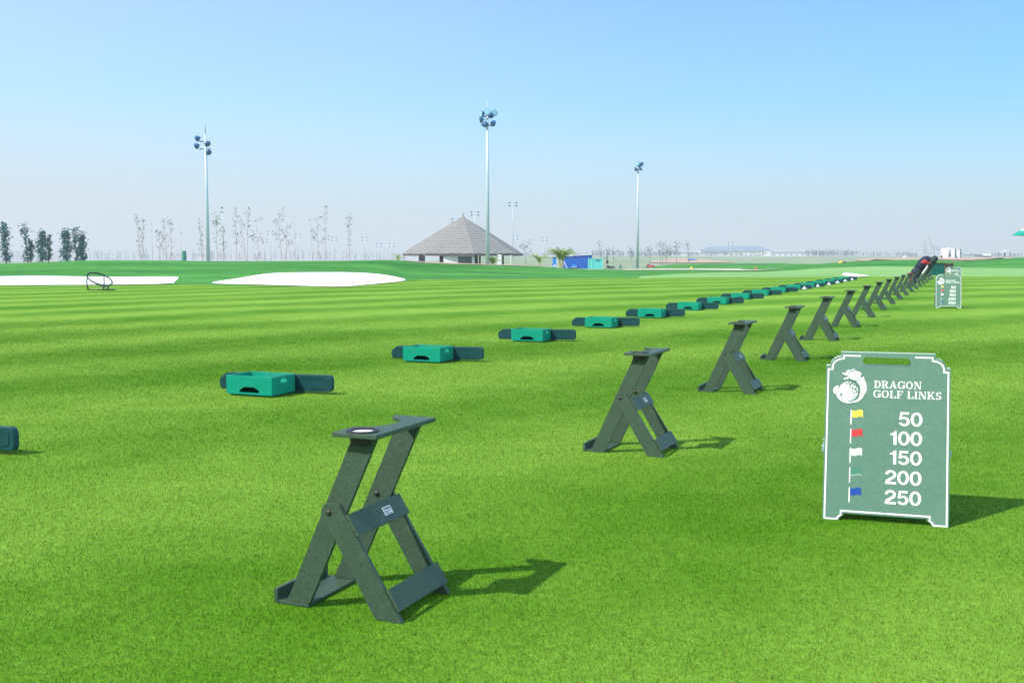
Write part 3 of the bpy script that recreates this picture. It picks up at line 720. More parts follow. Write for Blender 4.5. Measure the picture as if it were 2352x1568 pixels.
def digits(body, xr, y0, h):
    """bold sans figures as polygons, right aligned at xr"""
    def ring(cx, cy, rx, ry, tx, ty, a0, a1, n=26):
        o = [(cx + rx * math.cos(R(a0 + (a1 - a0) * i / n)), cy + ry * math.sin(R(a0 + (a1 - a0) * i / n))) for i in range(n + 1)]
        return o + [(cx + (rx - tx) * math.cos(R(a0 + (a1 - a0) * i / n)), cy + (ry - ty) * math.sin(R(a0 + (a1 - a0) * i / n))) for i in range(n, -1, -1)]
    D = {'0': (0.80, [ring(.40, .5, .40, .51, .20, .15, 0, 360, 36)]),
         '1': (0.50, [[(.24, 0), (.45, 0), (.45, 1.0), (.30, 1.0), (.24, .86)], [(.02, .82), (.02, .70), (.25, .70), (.25, .88), (.31, 1.0), (.27, .95), (.20, .86), (.10, .825)]]),
         '2': (0.78, [ring(.385, .70, .375, .31, .195, .145, -8, 180), [(.758, .655), (.70, .50), (.56, .39), (.35, .25), (.275, .155), (.02, .155), (.05, .26), (.14, .36), (.42, .53), (.53, .60), (.565, .665)], [(.01, 0), (.765, 0), (.765, .157), (.01, .157)]]),
         '5': (0.80, [[(.13, 1.0), (.72, 1.0), (.72, .845), (.13, .845)], [(.13, .95), (.29, .95), (.235, .54), (.06, .46)], ring(.40, .325, .385, .335, .20, .145, -160, 133), [(.06, .46), (.24, .44), (.24, .56), (.10, .56)]])}
    k = h * 0.98; tot = sum(D[c][0] for c in body) + 0.045 * (len(body) - 1); x = xr - tot * k; res = []
    for c in body:
        for poly in D[c][1]: res.append([(x + px * k, y0 + 0.002 + py * h * 0.975) for px, py in poly])
        x += (D[c][0] + 0.045) * k
    return res
EMB = lambda pts: [(0.040 + (x - 295) * 0.000332, 0.843 - (y - 150) * 0.000352) for x, y in pts]
def circ(cx, cy, rx, ry=None, n=26, a0=0, a1=360): return [(cx + rx * math.cos(R(a0 + (a1 - a0) * i / n)), cy + (ry or rx) * math.sin(R(a0 + (a1 - a0) * i / n))) for i in range(n if a1 - a0 == 360 else n + 1)]
HEAD = [(425, 214), (455, 222), (490, 222), (508, 208), (540, 202), (590, 198), (622, 198), (640, 170), (655, 192), (672, 180), (684, 205), (722, 190), (714, 212), (750, 218), (727, 240), (748, 248), (712, 264), (748, 286), (722, 310), (690, 330), (655, 338), (615, 330), (580, 320), (552, 300), (530, 318), (495, 328), (460, 332), (453, 318), (490, 300), (520, 288), (548, 274), (530, 262), (480, 264), (465, 246), (440, 236)]
WHISK = [(494, 200), (512, 182), (545, 172), (585, 170), (612, 160), (641, 150), (630, 166), (605, 181), (580, 184), (548, 186), (520, 196), (502, 212)]
BODY = [(652, 346), (700, 332), (750, 303), (766, 283), (786, 282), (788, 318), (800, 328), (794, 346), (822, 350), (808, 374), (832, 386), (815, 406), (838, 420), (820, 440), (840, 460), (822, 478), (835, 495), (812, 512), (816, 535), (795, 550), (785, 580), (760, 622), (720, 660), (670, 685), (620, 692), (570, 685), (545, 672), (590, 668), (640, 652), (680, 622), (708, 585), (728, 540), (736, 490), (732, 450), (716, 408), (690, 372), (668, 356)]
CLAW = [(295, 490), (312, 462), (342, 435), (376, 428), (384, 442), (374, 470), (398, 494), (458, 488), (492, 500), (504, 540), (492, 580), (520, 606), (526, 640), (500, 652), (545, 672), (580, 698), (586, 708), (530, 706), (470, 694), (410, 664), (370, 620), (345, 572), (332, 545), (326, 572), (304, 540)]
def make_sign():
    t = thing('sandwich_board', '', 'sandwich board', (0, 0, 0), 0, 'green yardage sandwich boards')
    wd = 0.652; la = R(12.5); sa, ca = math.sin(la), math.cos(la)
    def P(x, y, h): return (x - wd / 2, y * sa - h * ca, y * ca + h * sa)
    TOPY = 0.936 * sa
    def Pb(x, y, h): q = P(x, y, h); return (q[0], 2 * TOPY + 0.034 - q[1], q[2])
    lo = [(0, 0), (0.086, 0), (0.089, 0.012), (0.098, 0.026), (0.112, 0.030), (0.112, 0.040)]
    hi = [(0.078, 0.936), (0.078, 0.911), (0.058, 0.907), (0.042, 0.897), (0.029, 0.882), (0.023, 0.866), (0.022, 0.856), (0, 0.856)]
    outline = lo + [(wd - x, y) for x, y in reversed(lo)] + [(wd - x, y) for x, y in reversed(hi)] + hi
    hole = rrect(0.193, 0.863, 0.449, 0.909, 0.0225, 7)
    b = MB(); b.prism(outline, -0.016, 0.0, M['signgreen'], P, [hole], M['signcore']); pan = b.build('front_panel', t)
    b = MB(); b.prism(outline, -0.016, 0.0, M['signgreen'], Pb, [hole], M['signcore']); b.build('rear_panel', t)
    # hinges at the top and stays at the sides
    b = MB()
    for x in (0.13, 0.52): b.box((x - wd / 2, TOPY + 0.017, 0.905 * ca - 0.012), (0.05, 0.030, 0.012), M['bolt'])
    b.build('hinge', t)
    for sx in (-1, 1):
        b = MB()
        for i in range(9):
            f = i / 8; b.ball((sx * (wd / 2 + 0.006), 0.40 * sa + 0.02 + f * (2 * TOPY - 0.8 * sa - 0.006), 0.40 * ca - 0.05 * math.sin(math.pi * f)), 0.007, M['mast'], 6)
        b.build('stay_chain', t)
    # border line
    half = [(0.184, 0.9145), (0.0935, 0.9145), (0.0935, 0.8975), (0.070, 0.8935), (0.052, 0.884), (0.040, 0.870), (0.0345, 0.852), (0.0345, 0.836), (0.0125, 0.836), (0.0115, 0.0075), (0.076, 0.0075), (0.084, 0.020), (0.097, 0.030), (0.097, 0.0535), (0.326, 0.0535)]
    b = MB(); hw = 0.0042
    for mir in (0, 1):
        pts = [((wd - x) if mir else x, y) for x, y in half]
        for i in range(len(pts) - 1):
            a, c = Vector(pts[i]), Vector(pts[i + 1]); d = (c - a).normalized(); nrm = Vector((-d.y, d.x)) * hw
            a2 = a - d * (hw if i else 0); c2 = c + d * hw
            b.prism([a2 + nrm, a2 - nrm, c2 - nrm, c2 + nrm], 0.0003, 0.0016 + 0.00002 * i, M['white'], P)
    b.build('border', pan)
    b = MB()
    b.prism(EMB(BODY), 0.0003, 0.0020, M['white'], P)
    b.prism(EMB(circ(542, 508, 171, 170, 40)), 0.0003, 0.00215, M['signdark'], P)
    b.prism(EMB(circ(542, 508, 155, 153, 40)), 0.0003, 0.0023, M['white'], P)
    for i, (x, y, r) in enumerate(((455, 382, 8), (500, 380, 10), (518, 402, 9), (548, 372, 12), (568, 406, 14), (566, 452, 11), (600, 380, 16), (610, 462, 14), (634, 410, 14), (604, 514, 10), (640, 538, 12), (655, 478, 17), (648, 585, 9), (618, 580, 8), (616, 616, 6), (676, 520, 14), (672, 430, 14), (600, 430, 7), (640, 372, 10))):
        b.prism(EMB(circ(x, y, r * 1.35, r * 1.45, 10)), 0.0012, 0.0026, M['signdark'], P)
    b.prism(EMB([(545, 668), (600, 660), (650, 640), (690, 605), (712, 570), (716, 590), (690, 628), (650, 656), (600, 672), (556, 678)]), 0.0003, 0.0026, M['signdark'], P)
    cl = [(545 + (x - 420) * 0, y) for x, y in CLAW]
    b.prism(EMB([(410 + (x - 410) * 1.035, 560 + (y - 560) * 1.03) for x, y in CLAW]), 0.0003, 0.0025, M['signdark'], P)
    b.prism(EMB(CLAW), 0.0003, 0.0030, M['white'], P)
    b.prism(EMB([(408, 560), (424, 546), (446, 552), (450, 572), (438, 584), (424, 580), (426, 592), (450, 640), (480, 672), (510, 690), (470, 676), (436, 640), (412, 596)]), 0.0012, 0.0034, M['signdark'], P)
    b.prism(EMB([(338, 545), (350, 532), (372, 528), (384, 500), (380, 528), (356, 540), (346, 556)]), 0.0012, 0.0034, M['signdark'], P)
    b.prism(EMB([(600 + (x - 600) * 1.05, 250 + (y - 250) * 1.16) for x, y in HEAD]), 0.0003, 0.00245, M['signdark'], P)
    b.prism(EMB(WHISK), 0.0003, 0.0024, M['white'], P)
    b.prism(EMB(HEAD), 0.0003, 0.0028, M['white'], P)
    b.prism(EMB([(528, 224), (545, 216), (566, 220), (560, 230), (540, 232)]), 0.0012, 0.0032, M['signdark'], P)
    b.prism(EMB([(490, 232), (520, 240), (560, 244), (600, 236), (570, 250), (520, 248)]), 0.0012, 0.0032, M['signdark'], P)
    b.prism(EMB([(640, 300), (690, 296), (730, 272), (700, 304), (660, 312)]), 0.0012, 0.0032, M['signdark'], P)
    b.build('emblem', pan)
    b = MB(); q = 0
    for line, x0, x1, y0, y1 in (('DRAGON', 0.257, 0.503, 0.7385, 0.7795), ('GOLF LINKS', 0.253, 0.607, 0.6855, 0.7265)):
        for poly in slab_text(line, x0, x1, y0, y1):
            b.prism(poly, 0.0003, 0.0016 + 0.00002 * q, M['white'], P); q += 1
    b.build('lettering', pan)
    rows = [0.533, 0.4275, 0.3215, 0.213, 0.105]
    for i, (body, xl, m) in enumerate((('50', 0.380, 'yellow'), ('100', 0.337, 'red'), ('150', 0.337, 'white'), ('200', 0.319, 'flaggreen'), ('250', 0.322, 'blue'))):
        y0 = rows[i]; b = MB()
        for q_, poly in enumerate(digits(body, 0.511, y0, 0.077)): b.prism(poly, 0.0003, 0.0016 + 0.00004 * q_, M['white'], P)
        b.build('number', pan)
        b = MB(); fx = 0.1365
        b.prism([(fx, y0 - 0.003), (fx + 0.006, y0 - 0.003), (fx + 0.006, y0 + 0.079), (fx, y0 + 0.079)], 0.0003, 0.0018, M['white'], P)
        top = [(fx + 0.0065 + 0.0585 * k / 12, y0 + 0.0775 - 0.004 * math.sin(math.pi * 2 * k / 12) * 0.9) for k in range(13)]
        bot = [(x, y - 0.038 + 0.0006 * math.sin(k)) for k, (x, y) in enumerate(top)]
        b.prism(top + bot[::-1], 0.0003, 0.0014, M[m], P)
        if m == 'flaggreen':
            for k in range(12):
                b.prism([top[k], top[k + 1], (top[k + 1][0], top[k + 1][1] - 0.003), (top[k][0], top[k][1] - 0.003)], 0.0003, 0.0018, M['greenbin'], P)
                b.prism([bot[k], bot[k + 1], (bot[k + 1][0], bot[k + 1][1] + 0.0022), (bot[k][0], bot[k][1] + 0.0022)], 0.0003, 0.0018, M['label'], P)
        b.build('flag', pan)
    return t
sg = make_sign()
for i, (x, y, hd, sc, lab) in enumerate(((2.0275, 5.7095, R(-17.6), 1.0, 'large green yardage sandwich board with white dragon emblem, nearest the camera'),
                                 (12.20, 29.80, R(-16), 1.03, 'green yardage sandwich board in the middle distance, whole face in view'),
                                 (22.29, 53.9, R(-18), 1.10, 'green yardage sandwich board half hidden behind another, below the brown chair'))):
    o = sg if i == 0 else copy_tree(sg)
    o.location = (x, y, hgt(x, y)); o.rotation_euler = (0, 0, hd); o.scale = (sc, sc, sc if i < 2 else 1.0); label_copy(o, lab)

# ------------------------------------------------------------------ golf bags, towel, bin, chair
def make_bag(mainm, accent, label, k):
    t = thing('golf_bag', label, 'golf bag', stands[k].location, RZ)
    ax = Vector((0.435, 0, 0.90)).normalized(); o = Vector((0.075, 0.20, 0.055))
    xc = Vector((ax.z, 0, -ax.x)); T = Matrix.Translation(o) @ Matrix((xc, (0, 1, 0), ax)).transposed().to_4x4()
    b = MB(); b.lathe([(0.02, 0.0), (0.145, 0.0), (0.155, 0.03), (0.165, 0.35), (0.190, 0.80), (0.205, 0.93)], mainm, 20, T); bd = b.build('body', t, smooth=True)
    b = MB()
    hp = [(0, 0, .90), (0.005, 0, 1.00), (0.02, 0, 1.11), (0.05, 0, 1.26), (0.10, 0, 1.37), (0.17, 0, 1.44), (0.24, 0, 1.46), (0.275, 0, 1.46)]
    b.tube([T @ Vector(q) for q in hp], [.212, .222, .23, .232, .222, .19, .12, .03], mainm, 20); b.build('hood', t, smooth=True)
    b = MB()
    for (a, h, z, d) in ((math.pi * 1.0, 0.42, 0.42, 0.07), (math.pi * 0.5, 0.30, 0.30, 0.06), (math.pi * 1.5, 0.34, 0.34, 0.06)):
        c = Vector((math.cos(a) * 0.18, math.sin(a) * 0.18, z + 0.12))
        b.box((0, 0, 0), (d * 2, 0.17, h), mainm, T @ Matrix.Translation(c) @ Matrix.Rotation(a, 4, 'Z'))
    b.build('pocket', t, bevel=0.02)
    b = MB()
    pts = [T @ Vector((-0.17, 0.05, 0.30)), T @ Vector((-0.25, 0.07, 0.55)), T @ Vector((-0.24, 0.06, 0.8)), T @ Vector((-0.16, 0.04, 0.98))]
    b.tube(pts, 0.02, M['black'], 6); b.build('strap', t, smooth=True)
    if accent:
        b = MB(); n = 14; v = []; f = []
        for i in range(n + 1):
            q = i / n; a = R(-105 + 125 * q)
            for j in range(6):
                e = j / 5; z = 1.37 - (0.08 + 0.20 * (0.5 + 0.5 * math.sin(3.1 * q))) * e; r_ = 0.240 - 0.03 * e + 0.008 * math.sin(9 * q + 3 * e)
                v.append(T @ Vector((0.09 * (1 - e) + r_ * math.cos(a), r_ * math.sin(a), z)))
        for i in range(n):
            for j in range(5): f.append((i * 6 + j, (i + 1) * 6 + j, (i + 1) * 6 + j + 1, i * 6 + j + 1))
        b.add(v, f, accent); tw = b.build('towel', t, smooth=True)
        so = tw.modifiers.new('cloth', 'SOLIDIFY'); so.thickness = 0.015
        b = MB(); pts = [T @ Vector((0.27, -0.09, 1.20)), T @ Vector((0.275, -0.09, 1.0)), T @ Vector((0.25, -0.08, 0.78)), T @ Vector((0.20, -.07, 0.52))]
        b.tube(pts, [0.03, 0.045, 0.04, 0.02], M['whitecloth'], 8); b.build('cord', t, smooth=True)
    return t
make_bag(M['navy'], M['redcloth'], 'navy golf bag with hood and red towel leaning in a far bag stand', 13)
make_bag(M['bottle'], None, 'black green golf bag leaning in a stand near the ribbed bin', 16)
def make_towel(k):
    b = MB(); o = stands[k].location; v = []; f = []; n = 10
    prof = [(0.34, 0.765), (0.44, 0.772), (0.535, 0.760), (0.552, 0.70), (0.53, 0.58), (0.505, 0.46), (0.50, 0.36)]
    for i, (x, z) in enumerate(prof):
        for j in range(4): v.append((x + 0.006 * math.sin(i + 2 * j), 0.15 + 0.045 * j, z - 0.004 * j))
    for i in range(len(prof) - 1):
        for j in range(3): f.append((i * 4 + j, i * 4 + j + 1, (i + 1) * 4 + j + 1, (i + 1) * 4 + j))
    b.add(v, f, M['redcloth']); t = b.build('towel', smooth=True)
    t.location = o; t.rotation_euler = stands[k].rotation_euler
    so = t.modifiers.new('cloth', 'SOLIDIFY'); so.thickness = 0.012
    tag(t, 'red towel hanging over the top of a far bag stand', 'towel')
make_towel(11)

def make_bin():
    Y = 76.0; p = at(2150, Y); s = Y / 2458
    t = thing('ribbed_bin', 'dark green ribbed sheet bin on low wheels behind the bag stands', 'bin', p)
    W, D, z0, z1 = 41 * s, 0.8, 0.085, 0.93
    b = MB(); pts = []
    nrib = 9
    for i in range(nrib):
        x = -W / 2 + W * i / nrib; q = W / nrib
        pts += [(x, 0.0), (x + q * .30, 0.0), (x + q * .42, 0.045), (x + q * .88, 0.045), (x + q, 0.0)]
    pts = [p_ for i, p_ in enumerate(pts) if i == 0 or p_ != pts[i - 1]]
    b.prism(pts + [(W / 2, D), (-W / 2, D)], z0, z1, M['ribbed'], ident); b.build('body', t)
    b = MB(); b.box((0, D / 2 - 0.01, z1 + 0.018), (W + 0.05, D + 0.07, 0.032), M['redwood']); b.build('lid_rim', t, bevel=0.006)
    for x in (-W * .34, W * .34):
        b = MB(); b.lathe([(0.02, -0.03), (0.075, -0.03), (0.08, 0), (0.075, 0.03), (0.02, 0.03)], M['black'], 16, Matrix.Translation((x, 0.10, 0.08)) @ Matrix.Rotation(R(90), 4, 'Y')); b.build('wheel', t)
        b = MB(); b.lathe([(0.02, -0.03), (0.075, -0.03), (0.08, 0), (0.075, 0.03), (0.02, 0.03)], M['black'], 16, Matrix.Translation((x, D - 0.1, 0.08)) @ Matrix.Rotation(R(90), 4, 'Y')); b.build('wheel', t)
make_bin()
def make_chair():
    Y = 70.0; p = at(2187, Y)
    t = thing('wooden_chair', 'red brown wooden chair standing behind the half hidden sandwich board', 'chair', p)
    s = Y / 2458; W = 19 * s; Hh = zpx(Y, 603.5) - p.z; m = M['redwood']
    for x in (-W / 2, W / 2):
        b = MB(); b.tube([(x, 0.45, 0), (x, 0.43, 0.45), (x, 0.50, Hh)], [0.03, 0.03, 0.026], m, 8); b.build('leg', t)
        b = MB(); b.tube([(x, 0, 0), (x, 0, 0.62)], 0.028, m, 8); b.build('leg', t)
        b = MB(); b.box((x, 0.22, 0.635), (0.06, 0.5, 0.03), m); b.build('armrest', t, bevel=0.008)
    b = MB(); b.box((0, 0.22, 0.43), (W - 0.05, 0.46, 0.035), m); b.build('seat', t, bevel=0.008)
    b = MB()
    top = [(-W / 2 + .02, Hh - 0.02), (-W / 4, Hh - 0.05), (0, Hh - 0.06), (W / 4, Hh - 0.05), (W / 2 - .02, Hh - 0.02), (W / 2 - .02, 0.62), (-W / 2 + .02, 0.62)]
    b.prism(top, 0.455, 0.48, M['darkwood'], lambda x, z, y: (x, y, z)); b.prism(top[:5] + [(x, y - 0.06) for x, y in reversed(top[:5])], 0.445, 0.49, m, lambda x, z, y: (x, y, z)); b.build('backrest', t)
make_chair()

# ------------------------------------------------------------------ chipping net
def make_net():
    Y = 45.2; p = at(226, Y); s = Y / 2458
    t = thing('chipping_net', 'black hoop chipping net on a bent tube stand before the left bunker', 'chipping net', p)
    def W(u, y, dy=0.0): return Vector(((u - 226) * s, dy, (666.5 - y) * s))
    c = W(227.3, 640.5); Rr = 29.2 * s
    a1 = Vector((math.cos(R(23)), 0, -math.sin(R(23)))); a2 = Vector((0.0, 0.955, 0.30))
    pts = [c + a1 * Rr * math.cos(2 * math.pi * i / 40) + a2 * Rr * 0.95 * math.sin(2 * math.pi * i / 40) for i in range(41)]
    b = MB(); b.tube(pts, 0.032, M['iron'], 8, cap=False); b.build('hoop', t, smooth=True)
    n = a1.cross(a2).normalized();  n = -n if n.z > 0 else n
    b = MB()
    dep = Vector((0.14, 0, -0.32))
    def bowl(r, a): return c + (a1 * math.cos(a) + a2 * 0.95 * math.sin(a)) * Rr * r + dep * (1 - r * r)
    for i in range(18):
        a = 2 * math.pi * i / 18; b.tube([bowl(r, a) for r in (0.98, 0.8, 0.6, 0.4, 0.2, 0.02)], 0.0022, M['net'], 4, cap=False)
    for r in (0.25, 0.45, 0.62, 0.78, 0.9): b.tube([bowl(r, 2 * math.pi * i / 24) for i in range(25)], 0.0022 if r > .3 else 0.01, M['net'], 4, cap=False)
    b.build('net', t)
    b = MB(); b.tube([pts[20], W(199.5, 637), W(197.4, 646), W(197.6, 652), W(199, 660), W(200.4, 666)], 0.028, M['iron'], 8); b.build('leg', t, smooth=True)
    b = MB(); b.tube([pts[10] , W(231, 650, 0.3), W(230, 665.4, 0.25)], 0.024, M['iron'], 8); b.build('leg', t, smooth=True)
    b = MB(); b.tube([W(246.5, 654), W(246.5, 665.2)], 0.028, M['iron'], 8); b.build('leg', t, smooth=True)
    b = MB(); b.tube([W(200.4, 666.2, 0.25), W(200.4, 666.0, 0), W(252, 665.4, 0), W(252, 665.4, 0.5), W(228, 665.6, 0.5)], 0.024, M['iron'], 8); b.build('base_bar', t, smooth=True)
make_net()

# ------------------------------------------------------------------ floodlight masts
def lamp(b, c, aim, r=0.42):
    aim = Vector(aim).normalized(); T = Matrix.Translation(c) @ aim.to_track_quat('Z', 'Y').to_matrix().to_4x4()
    b.lathe([(0.10 * r / .42, -r * 1.0), (r * 0.45, -r * 0.95), (r * 0.8, -r * 0.5), (r, 0.0), (r, 0.05)], M['lampblue'], 16, T)
    b.lathe([(r * 0.9, 0.052), (r * 0.88, 0.07), (0.001, 0.085)], M['lens'], 16, T)
    b.tube([T @ Vector((-r * 1.05, 0, -r * .3)), T @ Vector((-r * 1.1, 0, r * .1)), T @ Vector((-r * 0.2, 0, -r * 1.4)), T @ Vector((r * 1.1, 0, r * .1)), T @ Vector((r * 1.05, 0, -r * .3))], 0.04, M['lampblue'], 6)
def mast(u, Y, ytop, yrod, spec, label, rbase, rtop, lampr, name='floodlight_mast', group='tall floodlight masts round the practice ground'):
    p = at(u, Y); H = zpx(Y, ytop) - p.z; Hr = zpx(Y, yrod) - p.z; s = Y / 2458
    t = thing(name, label, 'floodlight mast', p, 0, group)
    b = MB(); b.tube([(0, 0, -0.3), (0, 0, H * 0.5), (0, 0, H)], [rbase, (rbase + rtop) / 2, rtop], M['mast'], 14); b.build('mast', t, smooth=True)
    if Hr > H: b = MB(); b.tube([(0, 0, H - .1), (0, 0, (H + Hr) / 2), (0, 0, Hr)], [rtop * 0.7, rtop * 0.45, rtop * 0.22], M['mast'], 8); b.build('lightning_rod', t, smooth=True)
    for (y, x0, x1, dyy) in spec['arms']:
        z = zpx(Y, y) - p.z; b = MB(); b.tube([(x0 * s, dyy, z), (0, 0, z), (x1 * s, -dyy, z)], rtop * 0.55, M['lampblue'], 6); b.build('cross_arm', t)
    for (x, y, aim) in spec['lamps']:
        b = MB(); z = zpx(Y, y) - p.z; lamp(b, (x * s, -0.1, z), aim, lampr); b.build('lamp_head', t, smooth=False)
    return t
mast(478, 139, 310, 274, {'arms': [(328, -15, 12, 0.2), (345, -15, 13, 0.2)], 'lamps': [(-19, 322, (-1, .3, -.35)), (5, 334, (0.1, 1, -.55)), (-21, 339, (-1, .3, -.35)), (7, 353, (0.1, 1, -.55))]},
     'tall grey floodlight mast standing on the mound between the two left bunkers', 0.27, 0.13, 0.40)
mast(1120, 128, 270, 240, {'arms': [(272, -14, 12, 0.3), (292, -14, 16, -0.3)], 'lamps': [(-14, 267, (-1, -.6, -.1)), (0, 263, (0, -1, .05)), (16, 265, (.5, -1, .05)), (-16, 280, (-1, .1, -.2)), (-5, 290, (-.2, 1, .5)), (14, 288, (.9, .7, -.25)), (8, 270, (.2, 1, -.4))]},
     'tallest floodlight mast with two tiers of lamps, rising before the thatched pavilion', 0.27, 0.13, 0.38)
mast(1464, 206, 378, 362, {'arms': [(380, -6, 10, 0.4), (390, -8, 7, -0.4)], 'lamps': [(7, 379, (.4, 1, -.3)), (3, 383, (-.3, 1, -.3)), (-7, 391, (-1, .2, -.25)), (6, 389, (1, .2, .4)), (-3, 379, (-.6, -1, 0))]},
     'tall floodlight mast standing right of the blue site hut', 0.30, 0.15, 0.42)
SM = [(514, 474, 'upright far floodlight mast in the sapling row beside the green crowned sapling'), (608, 546, 'tiny far floodlight mast just left of the four lamp mast'), (622, 528, 'far floodlight mast with four lamps among the thin saplings'),
      (685, 535, 'far floodlight mast beside a bare straight sapling'), (768, 542, 'far floodlight mast with stacked lamps right of the tufted sapling'), (838, 542, 'far floodlight mast with side lamps on its own left of the pavilion'),
      (871, 556, 'pale tiny floodlight mast, leftmost of the pair next to the pavilion'), (900, 556, 'pale tiny floodlight mast closest to the pavilion eave on its left'), (1047, 500, 'far floodlight mast rising from the left slope of the thatched roof'),
      (1091, 484, 'far floodlight mast rising just right of the thatched roof peak'), (1178, 463, 'slim floodlight mast standing at the right end of the pavilion'), (1184, 539, 'tiny floodlight mast beside the slim mast at the pavilion end'),
      (1251, 543, 'tiny floodlight mast above the small palms'), (1633, 557, 'far floodlight mast with a dark head before the long factory roof'), (1678, 553, 'thin far floodlight mast near the middle of the factory roof')]
for i, (u, yt, lab) in enumerate(SM):
    h = 588 - yt + 4; Y = min(2458 * 20 / h, 900) * (1.0 if h > 60 else 0.9)
    ln = {514: 2, 1633: 2}.get(u, 4)
    w_ = 8 if h > 80 else 5
    sp = {'arms': [(yt + 3, -w_, w_, .3)] + ([(yt + 10, -w_, w_, .3)] if ln == 4 else []), 'lamps': [(-w_, yt + 4, (-.6, 1, -.5)), (w_, yt + 4, (.6, 1, -.5))] + ([(-w_, yt + 11, (-.6, 1, -.5)), (w_, yt + 11, (.6, 1, -.5))] if ln == 4 else [])}
    if u in (514, 1633): sp['arms'] = [(yt + 4, -5, 2, .2), (yt + 13, -5, 2, .2)]; sp['lamps'] = [(-2, yt + 4, (-.4, 1, -.4)), (-3, yt + 14, (-.4, 1, -.4))]
    mast(u, Y, yt, yt, sp, lab, 0.0009 * Y * 0.42, 0.0005 * Y * 0.42, min(0.0017 * Y * 0.42 * (1.15 if h > 80 else 0.75), 0.8), group='smaller far floodlight masts')

# ------------------------------------------------------------------ trees
def leafquads(b, cs, m, size, n, spread, rg):
    for c, sp, k in cs:
        for _ in range(k):
            d = Vector((rg.gauss(0, 1), rg.gauss(0, 1), rg.gauss(0, 1) * spread[2])); q = Vector(c) + d * sp * 0.5
            a = Vector((rg.uniform(-1, 1), rg.uniform(-1, 1), rg.uniform(-.6, 1))).normalized(); e = a.cross(Vector((rg.uniform(-1, 1), rg.uniform(-1, 1), rg.uniform(-1, 1)))).normalized()
            L1 = size * rg.uniform(.6, 1.5); L2 = size * rg.uniform(.25, .5)
            b.add([q, q + a * L1 * .5 + e * L2, q + a * L1, q + a * L1 * .5 - e * L2], [(0, 1, 2, 3)], m)
def casuarina(u, ytop, dx, wpx, label, seed, Y=200, shape='full', lean=0.0):
    rg = random.Random(seed); p = at(u, Y); s = Y / 2458; H = zpx(Y, ytop) - p.z; Wd = wpx * s * 0.86
    t = thing('casuarina_tree', label, 'tree', p, 0, 'dark slender trees beyond the left mound')
    b = MB(); pts = [(dx * s * (i / 6) ** 1.3 + rg.uniform(-.06, .06), 0, H * i / 6 * 0.97) for i in range(7)]; pts[0] = (0, 0, -0.2)
    b.tube(pts, [0.11, .10, .085, .07, .055, .035, .015], M['barkdark'], 7)
    cs = []
    z0 = zpx(Y, 588) - p.z - 0.9
    nb_ = 26 if shape == 'full' else 17
    for i in range(nb_):
        f = (i + rg.uniform(0, 1)) / nb_; z = z0 + (H - z0) * f
        prof = (math.sin(math.pi * min(1, 0.12 + f * 0.86)) ** 0.7) * (0.85 + 0.3 * math.sin(f * 9 + seed)) if shape == 'full' else (0.45 + 0.5 * abs(math.sin(f * 7 + seed)))
        r = Wd / 2 * prof * rg.uniform(0.15, 0.75); a = rg.uniform(0, 2 * math.pi)
        j = min(5, int(z / H * 6)); base = Vector(pts[j]); 
        c = Vector((base.x + math.cos(a) * r, math.sin(a) * r, z + r * 0.35))
        b.tube([(base.x, 0, max(0.3, z - r * .5)), (base + (c - base) * .6).to_tuple()[:2] + (z,), c], [0.03, 0.02, 0.008], M['barkdark'], 4)
        cs.append((c, Wd * (0.26 if shape == 'full' else 0.20) * rg.uniform(.6, 1.3), 40 if shape == 'full' else 26))
    b.build('trunk', t)
    b = MB(); leafquads(b, cs, M['leafteal'], 0.34, 0, (1, 1, 1.25), rg); b.build('crown', t)
casuarina(14, 516, -2, 34, 'dark tree with a wide bushy top, leftmost beyond the mound', 1)
casuarina(63, 521, -4, 32, 'dark ragged tree with sparse tiers, second from the left edge', 2, shape='thin')
casuarina(70, 556, 1, 17, 'slim dark tree pressed against the ragged tree on its left', 3, shape='thin')
casuarina(97, 534, 0, 36, 'densest dark tree, broad from top to base, in the middle of the left clump', 4)
casuarina(111, 545, 0, 20, 'narrow dark tree against the right side of the densest tree', 5, shape='thin')
casuarina(153, 531, -1, 36, 'dark spindle shaped tree standing alone between two clumps', 6)
casuarina(176, 527, -3, 26, 'dark open branched tree, tallest of the right hand pair', 7, shape='thin')
casuarina(191, 541, -1, 32, 'dark leafy tree, rightmost of the dark trees beyond the mound', 8)

